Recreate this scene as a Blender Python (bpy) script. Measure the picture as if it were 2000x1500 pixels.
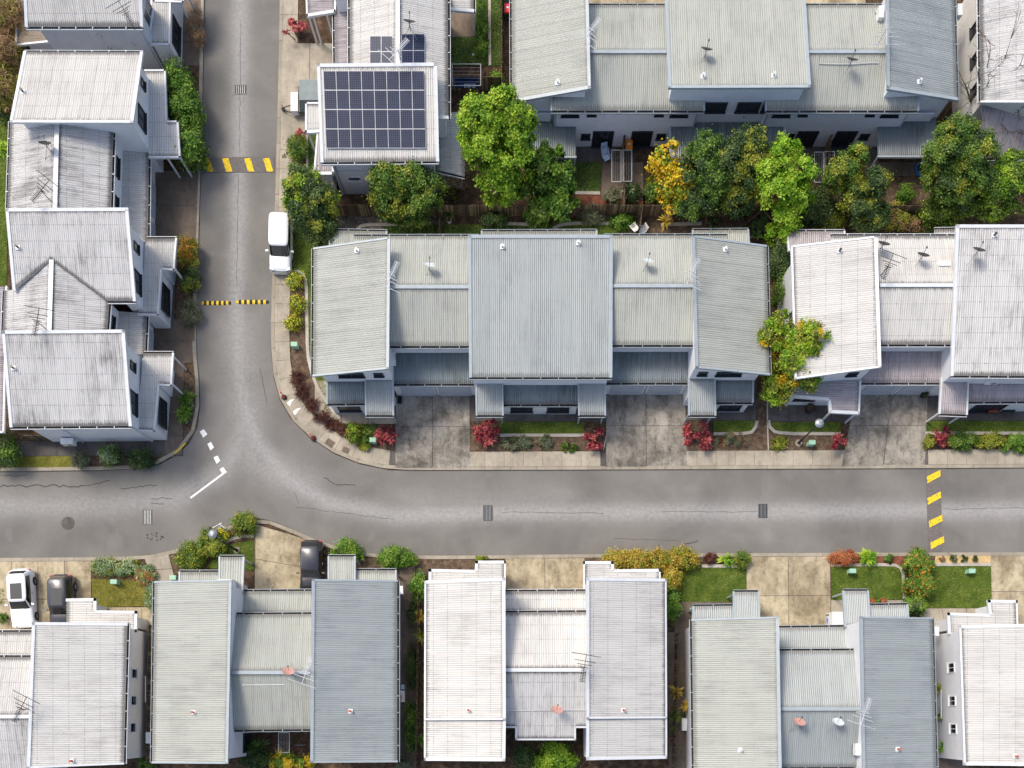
import bpy, math, random
import numpy as np
for _o in list(bpy.data.objects): bpy.data.objects.remove(_o)
R = math.radians
SC = bpy.context.scene
COL = SC.collection
# ---------------------------------------------------------------- camera
# straight-down drone view; the photograph is an off-centre crop, so the plumb point sits low in the frame (lens shift)
F, H, CX, CY = 2000.0, 80.0, 1015.0, 1390.0
cam = bpy.data.objects.new('camera', bpy.data.cameras.new('camera')); COL.objects.link(cam)
cam.location = (0, 0, H); cam.rotation_euler = (0, 0, 0)
cam.data.sensor_width = 36; cam.data.lens = 36; cam.data.shift_x = (1000-CX)/2000; cam.data.shift_y = (CY-750)/2000
cam.data.clip_end = 2000; SC.camera = cam
# ---------------------------------------------------------------- light
SUN_EL, SUN_AZ = 56.0, -50.0        # azimuth from the top of the picture, negative = towards its left
w = bpy.data.worlds.new('World'); SC.world = w; w.use_nodes = True
wn = w.node_tree.nodes; wl = w.node_tree.links
sky = wn.new('ShaderNodeTexSky'); sky.sky_type = 'NISHITA'; sky.sun_disc = False
sky.sun_elevation = R(SUN_EL); sky.sun_rotation = R(SUN_AZ); sky.air_density = 1.0; sky.dust_density = 4.5; sky.ozone_density = 1.0
wn['Background'].inputs[1].default_value = 0.15
wl.new(sky.outputs[0], wn['Background'].inputs[0])
sun = bpy.data.objects.new('sun', bpy.data.lights.new('sun', 'SUN')); COL.objects.link(sun)
sun.data.energy = 1.5; sun.data.angle = R(14); sun.data.color = (1.0, 0.93, 0.80)
sun.rotation_euler = (R(90-SUN_EL), 0, R(180-SUN_AZ)); sun.location = (-30, 30, 60)
SC.view_settings.view_transform = 'Standard'; SC.view_settings.look = 'None'
SC.view_settings.exposure = 0.5; SC.view_settings.gamma = 1.0
# ---------------------------------------------------------------- materials
MATS = {}
def srgb(r, g, b):
    f = lambda c: (c/255/12.92) if c/255 <= .04045 else ((c/255+.055)/1.055)**2.4
    return (f(r), f(g), f(b), 1)
class NT:
    def __init__(s, name, rough=.7, metal=0., spec=.4):
        s.m = bpy.data.materials.new(name); s.m.use_nodes = True
        s.n = s.m.node_tree.nodes; s.l = s.m.node_tree.links
        s.b = s.n['Principled BSDF']; s.b.inputs['Roughness'].default_value = rough
        s.b.inputs['Metallic'].default_value = metal; s.b.inputs['Specular IOR Level'].default_value = spec
        MATS[name] = s.m
    def new(s, t, **k):
        n = s.n.new(t)
        for a, v in k.items(): setattr(n, a, v)
        return n
    def put(s, sock, v):
        if hasattr(v, 'is_output'): s.l.new(v, sock)
        else: sock.default_value = v
    def math(s, op, a, b=0.5, clamp=False):
        n = s.new('ShaderNodeMath', operation=op, use_clamp=clamp); s.put(n.inputs[0], a); s.put(n.inputs[1], b); return n.outputs[0]
    def pos(s): return s.new('ShaderNodeNewGeometry').outputs['Position']
    def uv(s): return s.new('ShaderNodeUVMap').outputs[0]
    def mapv(s, v, sc):
        n = s.new('ShaderNodeMapping'); s.put(n.inputs[0], v); n.inputs['Scale'].default_value = sc; return n.outputs[0]
    def noise(s, v, scale, detail=4, rough=.6, dist=0.):
        n = s.new('ShaderNodeTexNoise'); s.put(n.inputs['Vector'], v); n.inputs['Scale'].default_value = scale
        n.inputs['Detail'].default_value = detail; n.inputs['Roughness'].default_value = rough; n.inputs['Distortion'].default_value = dist
        return n.outputs[0]
    def ramp(s, v, stops):
        n = s.new('ShaderNodeValToRGB'); s.put(n.inputs[0], v); e = n.color_ramp.elements
        while len(e) < len(stops): e.new(.5)
        for q, (p, c) in zip(e, stops): q.position = p; q.color = c if len(c) == 4 else (*c, 1)
        return n.outputs[0]
    def step(s, v, a, b):
        n = s.new('ShaderNodeMapRange'); s.put(n.inputs[0], v); n.inputs[1].default_value = a; n.inputs[2].default_value = b
        n.interpolation_type = 'SMOOTHSTEP'; return n.outputs[0]
    def mix(s, f, a, b, blend='MIX'):
        n = s.new('ShaderNodeMix', data_type='RGBA', blend_type=blend); s.put(n.inputs[0], f); s.put(n.inputs[6], a); s.put(n.inputs[7], b); return n.outputs[2]
    def bump(s, h, strength=.4, dist=.02):
        n = s.new('ShaderNodeBump'); n.inputs['Strength'].default_value = strength; n.inputs['Distance'].default_value = dist
        s.put(n.inputs['Height'], h); s.l.new(n.outputs[0], s.b.inputs['Normal'])
    def out(s, c): s.put(s.b.inputs['Base Color'], c); return s.m
def g(v, t=1.0): return (v, v*t, v*t*t, 1)
def paint(name, c, rough=.5, metal=0., var=.08, spec=.4):
    t = NT(name, rough, metal, spec); n = t.noise(t.pos(), 2.3, 5)
    hi = tuple(min(1, x*(1+var)) for x in c[:3])+(1,); lo = tuple(x*(1-var*1.5) for x in c[:3])+(1,)
    return t.out(t.ramp(n, [(.3, lo), (.7, hi)]))
def roofmat(name, base, dirt_shade, amt=.3, speck=.2, seam=.2, rough=.42, metal=0.0, rib_shade_amt=.14, endamt=.5):
    t = NT(name, rough, metal, .5)
    uv = t.uv(); p = t.pos()
    rnd = t.new('ShaderNodeObjectInfo').outputs['Random']
    big = t.noise(p, .35, 5, .65); streak = t.noise(t.mapv(uv, (5., .35, 1)), 1., 6, .7); fine = t.noise(t.mapv(uv, (9., 2.2, 1)), 1., 3, .6)
    a = t.step(t.math('ADD', t.math('MULTIPLY', big, .9), t.math('MULTIPLY', streak, .9)), .80, 1.25)
    c = t.mix(t.math('MULTIPLY', a, amt), base, dirt_shade)
    sp = t.step(fine, .62, .75)
    c = t.mix(t.math('MULTIPLY', sp, speck), c, dirt_shade)
    # purlin screw rows
    sx = t.new('ShaderNodeSeparateXYZ'); t.put(sx.inputs[0], uv)
    row = t.math('LESS_THAN', t.math('FRACT', t.math('DIVIDE', sx.outputs[1], 1.05)), .05)
    c = t.mix(t.math('MULTIPLY', t.math('MULTIPLY', row, t.step(fine, .35, .6)), seam), c, dirt_shade)
    pan = t.step(t.math('ABSOLUTE', t.math('SUBTRACT', t.math('FRACT', t.math('DIVIDE', sx.outputs[0], .1524)), .5)), .24, .42)  # paints shade into the rib valleys, stronger where dirt streaks run
    c = t.mix(t.math('MULTIPLY', pan, t.math('ADD', rib_shade_amt, t.math('MULTIPLY', t.step(streak, .35, .7), rib_shade_amt))), c, dirt_shade)
    u2 = t.new('ShaderNodeUVMap'); u2.uv_map = 'ends'; s2 = t.new('ShaderNodeSeparateXYZ'); t.put(s2.inputs[0], u2.outputs[0])
    end = t.math('MINIMUM', s2.outputs[0], s2.outputs[1]); tick = t.noise(t.mapv(uv, (11., .8, 1)), 1., 3, .6)
    grime = t.math('SUBTRACT', 1, t.step(t.math('SUBTRACT', end, t.math('MULTIPLY', tick, .45)), -.12, .18))
    c = t.mix(t.math('MULTIPLY', grime, endamt), c, srgb(62, 58, 54))
    v = t.math('ADD', .95, t.math('MULTIPLY', rnd, .08))
    hs = t.new('ShaderNodeHueSaturation'); t.put(hs.inputs['Value'], v); t.put(hs.inputs['Color'], c)
    return t.out(hs.outputs[0])
DIRT = srgb(70, 66, 62)
roofmat('roof_grey', srgb(164, 167, 159), srgb(92, 96, 94), .4, .10, .12, rib_shade_amt=.13)
roofmat('roof_blue', srgb(150, 157, 157), srgb(84, 92, 98), .4, .10, .10, rib_shade_amt=.15)
roofmat('roof_white', srgb(196, 195, 191), srgb(92, 86, 82), .36, .28, .45, rib_shade_amt=.13, endamt=.75)
roofmat('roof_old', srgb(192, 192, 191), srgb(78, 73, 70), .75, .5, .5, rib_shade_amt=.15, endamt=.8)
roofmat('roof_dark', srgb(112, 124, 130), srgb(44, 58, 54), .85, .3, .2, rib_shade_amt=.15)
roofmat('roof_mauve', srgb(166, 160, 164), srgb(80, 68, 68), .8, .45, .4)
roofmat('roof_brown', srgb(140, 126, 110), srgb(78, 70, 62), .6, .4, .4)
paint('trim_white', srgb(206, 210, 214), .4, var=.05); paint('trim_grey', srgb(156, 166, 172), .4, var=.06); paint('trim_dark', srgb(60, 62, 66), .5)
paint('gutter_bed', srgb(48, 44, 40), .9, var=.5)  # gutter floor coloured dark for leaf debris and the channel's inner shade
def wallm(name, c):
    t = NT(name, .75); p = t.pos(); n = t.noise(p, 1.2, 6, .65); n2 = t.noise(t.mapv(p, (3, 3, .4)), 1.5, 5)
    cc = t.ramp(n, [(.25, tuple(x*.88 for x in c[:3])), (.7, c)])
    cc = t.mix(t.math('MULTIPLY', t.step(n2, .6, .78), .22), cc, srgb(130, 126, 118)); t.bump(t.noise(p, 60, 2), .15, .005); return t.out(cc)
wallm('render_white', srgb(226, 228, 232)); wallm('render_grey', srgb(206, 211, 218)); wallm('render_cream', srgb(226, 224, 218)); wallm('render_lilac', srgb(222, 225, 234))
t = NT('glass', .08, 0, .5); t.out(srgb(30, 37, 46))
t = NT('glass_blind', .12, 0, .8); t.out(srgb(96, 110, 124))
paint('frame_white', srgb(215, 218, 222), .45); paint('frame_dark', srgb(44, 48, 54), .45)
paint('door_brown', srgb(112, 62, 34), .55, var=.15); paint('door_grey', srgb(178, 186, 196), .5)
def asphalt():
    t = NT('asphalt', .82, 0, .35); p = t.pos(); sx = t.new('ShaderNodeSeparateXYZ'); t.put(sx.inputs[0], p)
    X, Y = sx.outputs[0], sx.outputs[1]
    big = t.noise(p, .16, 5, .6, .4); mid = t.noise(p, 1.1, 6, .7); fine = t.noise(p, 26, 3, .75); grit = t.noise(p, 70, 2, .8)
    c = t.ramp(big, [(.3, srgb(110, 108, 104)), (.7, srgb(138, 135, 130))])
    at = t.new('ShaderNodeAttribute'); at.attribute_name = 'wear'
    wear = t.math('MULTIPLY', at.outputs['Fac'], t.step(t.noise(p, 3.5, 8, .8), .1, .75))
    c = t.mix(t.math('MULTIPLY', wear, .75), c, srgb(196, 196, 196))
    c = t.mix(t.math('MULTIPLY', t.step(t.noise(p, 2.4, 8, .8), .52, .78), .22), c, srgb(90, 88, 85))
    c = t.mix(t.math('MULTIPLY', t.step(t.noise(p, .55, 3, .5, .3), .58, .7), .2), c, srgb(150, 148, 146))
    c = t.mix(.45, c, t.ramp(fine, [(.32, g(.06)), (.68, g(.42, .99))]), 'SOFT_LIGHT')
    t.bump(grit, .5, .012); return t.out(c)
asphalt()
def concrete(name, c, stain, amt=.5, warm=None):
    t = NT(name, .85, 0, .3); p = t.pos(); rnd = t.new('ShaderNodeObjectInfo').outputs['Random']
    big = t.noise(p, .38, 5, .7, .3); mid = t.noise(p, 1.7, 9, .82); fine = t.noise(p, 24, 3, .8)
    col = t.ramp(mid, [(.25, tuple(x*.72 for x in c[:3])), (.72, tuple(min(1, x*1.1) for x in c[:3]))])
    col = t.mix(t.math('MULTIPLY', t.step(t.math('ADD', t.math('MULTIPLY', big, .75), t.math('MULTIPLY', mid, .3)), .38, .72), amt), col, stain)
    st = t.noise(t.mapv(p, (1.6, .5, 1)), 1.1, 9, .78); sp = t.noise(p, 5.5, 8, .8)
    col = t.mix(t.math('MULTIPLY', t.step(t.math('ADD', t.math('MULTIPLY', st, .65), t.math('MULTIPLY', sp, .35)), .47, .64), amt*.9), col, stain)
    col = t.mix(.4, col, t.ramp(fine, [(.3, g(.1)), (.7, g(.5))]), 'SOFT_LIGHT')
    hs = t.new('ShaderNodeHueSaturation'); t.put(hs.inputs['Value'], t.math('ADD', .92, t.math('MULTIPLY', rnd, .16))); t.put(hs.inputs['Color'], col)
    t.bump(fine, .3, .01); return t.out(hs.outputs[0])
concrete('concrete', srgb(188, 179, 162), srgb(112, 105, 95), .5)
concrete('concrete_dirty', srgb(180, 174, 162), srgb(78, 74, 68), 1.0)
concrete('concrete_dark', srgb(112, 108, 104), srgb(58, 55, 53), .75)
concrete('concrete_warm', srgb(204, 192, 164), srgb(110, 96, 72), .85)
concrete('concrete_brown', srgb(134, 120, 106), srgb(80, 70, 62), .7)
concrete('kerbstone', srgb(176, 168, 152), srgb(120, 112, 98), .5)
concrete('edging', srgb(198, 192, 182), srgb(130, 124, 112), .5)
def ground(name, cols, sc=3.0, bump=.8):
    t = NT(name, .95, 0, .15); p = t.pos(); n = t.noise(p, sc, 8, .75, .2); f = t.noise(p, sc*9, 4, .8)
    c = t.ramp(t.math('ADD', t.math('MULTIPLY', n, .6), t.math('MULTIPLY', f, .4)), [(a, q) for a, q in cols]); t.bump(f, bump, .05); return t.out(c)
ground('soil', [(.36, srgb(40, 32, 26)), (.5, srgb(82, 66, 52)), (.62, srgb(124, 104, 82))], 2.2)
ground('mulch', [(.36, srgb(50, 40, 33)), (.5, srgb(96, 80, 66)), (.64, srgb(140, 122, 102))], 3)
ground('mulch_red', [(.36, srgb(74, 40, 32)), (.5, srgb(120, 74, 58)), (.64, srgb(156, 104, 82))], 3)
ground('sand', [(.36, srgb(160, 132, 88)), (.5, srgb(204, 176, 126)), (.64, srgb(226, 204, 160))], 5)
ground('gravel', [(.36, srgb(48, 46, 44)), (.5, srgb(104, 98, 90)), (.64, srgb(170, 162, 150))], 5)
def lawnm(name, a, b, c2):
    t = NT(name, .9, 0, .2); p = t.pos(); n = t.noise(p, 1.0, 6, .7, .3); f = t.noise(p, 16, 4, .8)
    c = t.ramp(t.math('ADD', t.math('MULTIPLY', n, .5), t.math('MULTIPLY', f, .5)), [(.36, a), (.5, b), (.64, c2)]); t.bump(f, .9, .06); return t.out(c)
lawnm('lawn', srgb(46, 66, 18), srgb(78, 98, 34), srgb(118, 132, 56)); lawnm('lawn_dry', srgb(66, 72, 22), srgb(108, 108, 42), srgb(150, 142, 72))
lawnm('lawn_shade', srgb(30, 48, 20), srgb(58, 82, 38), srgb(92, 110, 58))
def leafm(name, cols, trans=.25, rough=.5, gain=1.12):
    cols = [tuple(min(.8, x*gain) for x in q[:3])+(1,) for q in cols]
    t = NT(name, rough, 0, .3); gi = t.new('ShaderNodeNewGeometry'); r = gi.outputs['Random Per Island']; p = t.pos()
    n = t.noise(p, .9, 3); v = t.math('ADD', t.math('MULTIPLY', r, .55), t.math('MULTIPLY', t.step(n, .3, .7), .45))
    k = len(cols); c = t.ramp(v, [((i+.3)/k, q) for i, q in enumerate(cols)])
    t.out(c); tr = t.new('ShaderNodeBsdfTranslucent'); t.put(tr.inputs[0], c); mx = t.new('ShaderNodeMixShader'); mx.inputs[0].default_value = trans
    t.l.new(t.b.outputs[0], mx.inputs[1]); t.l.new(tr.outputs[0], mx.inputs[2]); t.l.new(mx.outputs[0], t.n['Material Output'].inputs[0]); return t.m
leafm('leaf_bright', [srgb(60, 96, 20), srgb(96, 136, 28), srgb(132, 166, 40), srgb(168, 186, 62)])
leafm('leaf_lime', [srgb(72, 116, 22), srgb(106, 150, 30), srgb(140, 176, 44), srgb(172, 190, 66)])
leafm('leaf_mid', [srgb(42, 72, 24), srgb(68, 100, 34), srgb(94, 124, 44), srgb(128, 148, 62)])
leafm('leaf_dark', [srgb(30, 50, 26), srgb(48, 72, 36), srgb(70, 94, 48), srgb(104, 120, 66)])
leafm('leaf_olive', [srgb(70, 86, 28), srgb(104, 118, 38), srgb(138, 146, 48), srgb(168, 166, 62)])
leafm('leaf_hedge', [srgb(46, 82, 22), srgb(72, 112, 32), srgb(104, 140, 44), srgb(138, 162, 64)])
leafm('leaf_yellow', [srgb(150, 120, 22), srgb(196, 158, 28), srgb(222, 186, 44), srgb(180, 176, 50)])
leafm('leaf_gold', [srgb(128, 112, 34), srgb(172, 150, 48), srgb(204, 180, 74), srgb(150, 110, 56)])
leafm('leaf_orange', [srgb(140, 92, 26), srgb(172, 116, 34), srgb(120, 110, 34), srgb(90, 104, 34)])
leafm('leaf_red', [srgb(70, 18, 26), srgb(112, 32, 42), srgb(150, 56, 62), srgb(186, 104, 96)], .1, gain=1.)
leafm('leaf_burgundy', [srgb(44, 24, 22), srgb(66, 36, 31), srgb(88, 50, 42), srgb(112, 74, 58)], .1, gain=1.)
leafm('leaf_rust', [srgb(120, 52, 36), srgb(160, 78, 50), srgb(186, 110, 70), srgb(140, 96, 50)], .12)
leafm('leaf_silver', [srgb(96, 122, 84), srgb(126, 150, 108), srgb(156, 172, 128), srgb(176, 184, 126)])
leafm('leaf_grey', [srgb(72, 84, 62), srgb(98, 108, 82), srgb(122, 128, 98), srgb(108, 104, 78)])
leafm('leaf_dry', [srgb(96, 70, 48), srgb(130, 98, 68), srgb(158, 128, 94), srgb(110, 92, 58)], .1)
leafm('flower_yellow', [srgb(212, 176, 16), srgb(236, 204, 30), srgb(246, 222, 66)], .1)
leafm('flower_orange', [srgb(196, 104, 30), srgb(220, 130, 40), srgb(170, 96, 36)], .1)
paint('bark', srgb(92, 78, 64), .9, var=.35); paint('bark_pale', srgb(164, 148, 126), .9, var=.25); paint('timber', srgb(104, 88, 70), .9, var=.35); paint('timber_dark', srgb(62, 54, 48), .9, var=.35)
t = NT('paling_wood', .9, 0, .2); p = t.pos(); t.out(t.ramp(t.math('ADD', t.math('MULTIPLY', t.new('ShaderNodeNewGeometry').outputs['Random Per Island'], .5), t.math('MULTIPLY', t.noise(p, 3, 5), .5)), [(.2, srgb(60, 52, 44)), (.5, srgb(102, 88, 70)), (.8, srgb(150, 134, 104))]))
t = NT('road_yellow', .8, 0, .3); n = t.noise(t.pos(), 7, 5, .75); t.out(t.mix(t.step(n, .52, .62), srgb(232, 196, 40), srgb(120, 106, 74)))
t = NT('road_white', .8, 0, .3); n = t.noise(t.pos(), 8, 5, .75); t.out(t.mix(t.step(n, .58, .7), srgb(232, 232, 228), srgb(150, 148, 146)))
ground('hump_asphalt', [(.36, srgb(88, 83, 81)), (.5, srgb(110, 105, 102)), (.64, srgb(130, 125, 121))], 6, .4)
paint('crack_seal', srgb(66, 64, 63), .7, var=.3)
t = NT('car_white', .22, 0, .6); t.b.inputs['Coat Weight'].default_value = .6; t.out(srgb(232, 235, 240))
t = NT('car_black', .2, .2, .6); t.b.inputs['Coat Weight'].default_value = .8; t.out(srgb(40, 40, 44))
t = NT('car_grey', .25, .4, .6); t.b.inputs['Coat Weight'].default_value = .8; t.out(srgb(58, 59, 66))
t = NT('car_glass', .05, 0, .9); t.out(srgb(22, 28, 30))
paint('tyre', srgb(30, 30, 32), .9); paint('rim', srgb(150, 152, 156), .3, .7); paint('lamp_red', srgb(190, 24, 30), .3); paint('lamp_clear', srgb(210, 214, 220), .2)
paint('black_plastic', srgb(32, 33, 35), .6); paint('steel', srgb(150, 154, 158), .4, .6); paint('steel_pale', srgb(206, 208, 210), .4, .2); paint('steel_dark', srgb(84, 82, 80), .5, .5)
paint('pillar_green', srgb(150, 190, 166), .6); paint('bin_red', srgb(206, 40, 50), .5); paint('bin_orange', srgb(220, 132, 30), .5); paint('bin_green', srgb(38, 54, 42), .6)
paint('cone_red', srgb(214, 66, 54), .6); paint('rubber_yellow', srgb(226, 192, 54), .7, var=.15); paint('rubber_black', srgb(44, 42, 40), .8, var=.2)
paint('terracotta', srgb(178, 96, 70), .8); paint('pot_white', srgb(206, 204, 198), .6); paint('plastic_white', srgb(224, 226, 226), .5); paint('dish_pink', srgb(190, 146, 136), .5); paint('dish_grey', srgb(196, 204, 206), .45)
paint('blue_plastic', srgb(30, 120, 200), .4); paint('cloth_blue', srgb(40, 70, 130), .9, var=.3); paint('cloth_pale', srgb(180, 196, 220), .9); paint('cloth_pink', srgb(196, 110, 130), .9)
paint('tarp_grey', srgb(122, 134, 134), .6, var=.1); paint('timber_red', srgb(140, 74, 50), .7)
t = NT('solar_cell', .38, 0, .25); uv = t.uv(); sx = t.new('ShaderNodeSeparateXYZ'); t.put(sx.inputs[0], uv)
lx = t.math('LESS_THAN', t.math('FRACT', t.math('MULTIPLY', sx.outputs[0], 6)), .09); ly = t.math('LESS_THAN', t.math('FRACT', t.math('MULTIPLY', sx.outputs[1], 10)), .09)
nz = t.noise(t.pos(), 1.4, 3); base = t.ramp(nz, [(.3, srgb(14, 22, 46)), (.7, srgb(28, 38, 66))]); t.out(t.mix(t.math('MULTIPLY', t.math('MAXIMUM', lx, ly), .65), base, srgb(120, 128, 146)))
# ---------------------------------------------------------------- helpers
def P(px, py, h=0.0):
    return ((px-CX)/F*(H-h), (CY-py)/F*(H-h))
def P3(px, py, h=0.0, dz=0.0):
    x, y = P(px, py, h); return (x, y, h+dz)
def tag(o, label=None, cat=None, group=None, kind=None):
    if label: o['label'] = label
    if cat: o['category'] = cat
    if group: o['group'] = group
    if kind: o['kind'] = kind
    return o
class MB:
    def __init__(s): s.v = []; s.f = []; s.mi = []; s.uv = []
    def add(s, vs, fs, mi=0):
        k = len(s.v); s.v += [tuple(q) for q in vs]
        for f in fs: s.f.append(tuple(k+i for i in f)); s.mi.append(mi)
        return s
    def box(s, c, d, rz=0., mi=0):
        x, y, z = c; a, b, e = d[0]/2, d[1]/2, d[2]/2; cs, sn = math.cos(rz), math.sin(rz)
        vs = [(x+i*a*cs-j*b*sn, y+i*a*sn+j*b*cs, z+k*e) for k in (-1, 1) for i, j in ((-1, -1), (1, -1), (1, 1), (-1, 1))]
        return s.add(vs, [(3, 2, 1, 0), (4, 5, 6, 7), (0, 1, 5, 4), (1, 2, 6, 5), (2, 3, 7, 6), (3, 0, 4, 7)], mi)
    def hexa(s, lo, hi, mi=0):
        n = len(lo)
        return s.add(list(lo)+list(hi), [tuple(range(n-1, -1, -1)), tuple(range(n, 2*n))]+[(i, (i+1) % n, n+(i+1) % n, n+i) for i in range(n)], mi)
    def prism(s, poly, z0, z1, mi=0):
        return s.hexa([(x, y, z0) for x, y in poly], [(x, y, z1) for x, y in poly], mi)
    def tube(s, a, b, r0, r1=None, n=7, mi=0, cap=True):
        r1 = r0 if r1 is None else r1
        a = np.array(a, float); b = np.array(b, float); d = b-a; d /= (np.linalg.norm(d)+1e-9)
        u = np.cross(d, [0, 0, 1.] if abs(d[2]) < .9 else [1., 0, 0]); u /= np.linalg.norm(u); v = np.cross(d, u)
        vs = [a+r0*(math.cos(6.28318*i/n)*u+math.sin(6.28318*i/n)*v) for i in range(n)]+[b+r1*(math.cos(6.28318*i/n)*u+math.sin(6.28318*i/n)*v) for i in range(n)]
        fs = [(i, (i+1) % n, n+(i+1) % n, n+i) for i in range(n)]
        if cap: fs += [tuple(range(n-1, -1, -1)), tuple(range(n, 2*n))]
        return s.add(vs, fs, mi)
    def cyl(s, c, r, h, n=16, mi=0, r1=None): return s.tube((c[0], c[1], c[2]), (c[0], c[1], c[2]+h), r, r if r1 is None else r1, n, mi)
    def sheet(s, poly, z, mi=0): return s.add([(x, y, z) for x, y in poly], [tuple(range(len(poly)))], mi)
def area2(p): return sum(p[i][0]*p[(i+1) % len(p)][1]-p[(i+1) % len(p)][0]*p[i][1] for i in range(len(p)))/2
def ccw(p): return list(p) if area2(p) > 0 else list(p)[::-1]
def obj(name, mb, mats, parent=None, off=(0, 0, 0), smooth=False, sharp=40):
    me = bpy.data.meshes.new(name)
    me.from_pydata([(x-off[0], y-off[1], z-off[2]) for x, y, z in mb.v], [], mb.f)
    for m in (mats if isinstance(mats, (list, tuple)) else [mats]): me.materials.append(MATS[m])
    if any(mb.mi): me.polygons.foreach_set('material_index', mb.mi)
    if smooth:
        me.polygons.foreach_set('use_smooth', [True]*len(me.polygons)); me.set_sharp_from_angle(angle=R(sharp))
    me.update()
    o = bpy.data.objects.new(name, me); COL.objects.link(o)
    if parent is not None: o.parent = parent
    return o
def empty(name, loc, label, cat, group=None, rz=0.):
    o = bpy.data.objects.new(name, None); COL.objects.link(o); o.location = loc; o.rotation_euler = (0, 0, rz); o.empty_display_size = .3
    return tag(o, label, cat, group)
def single(name, mb, mats, base, label, cat, group=None, smooth=False):
    o = obj(name, mb, mats, None, base, smooth); o.location = base; return tag(o, label, cat, group)
def copy_tree(o, parent=None):
    c = o.copy(); COL.objects.link(c); c.parent = parent
    for ch in list(o.children): copy_tree(ch, c)
    return c
def struct(name, mb, mats, parent=None):
    o = obj(name, mb, mats, parent)
    if parent is None: o['kind'] = 'structure'
    return o
# ---------------------------------------------------------------- building kit
def clip(poly, axis, lim, keep_greater):
    out = []; n = len(poly); sg = 1 if keep_greater else -1
    for i in range(n):
        a, b = poly[i], poly[(i+1) % n]; da, db = sg*(a[axis]-lim), sg*(b[axis]-lim)
        if da >= 0: out.append(a)
        if (da > 0 and db < 0) or (da < 0 and db > 0):
            t_ = da/(da-db); out.append((a[0]+t_*(b[0]-a[0]), a[1]+t_*(b[1]-a[1])))
    return out
def inset(poly, d):
    n = len(poly); d = [d]*n if isinstance(d, (int, float)) else d; out = []
    for i in range(n):
        p0, p1, p2 = poly[i-1], poly[i], poly[(i+1) % n]
        e0 = np.subtract(p1, p0); e1 = np.subtract(p2, p1); e0 = e0/np.linalg.norm(e0); e1 = e1/np.linalg.norm(e1)
        n0 = np.array([-e0[1], e0[0]]); n1 = np.array([-e1[1], e1[0]]); A = np.array([n0, n1]); b = np.array([n0@p1+d[i-1], n1@p1+d[i]])
        if abs(np.linalg.det(A)) < 1e-3: out.append(tuple(np.array(p1)+n0*d[i-1]))
        else: out.append(tuple(np.linalg.solve(A, b)))
    return out
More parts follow.
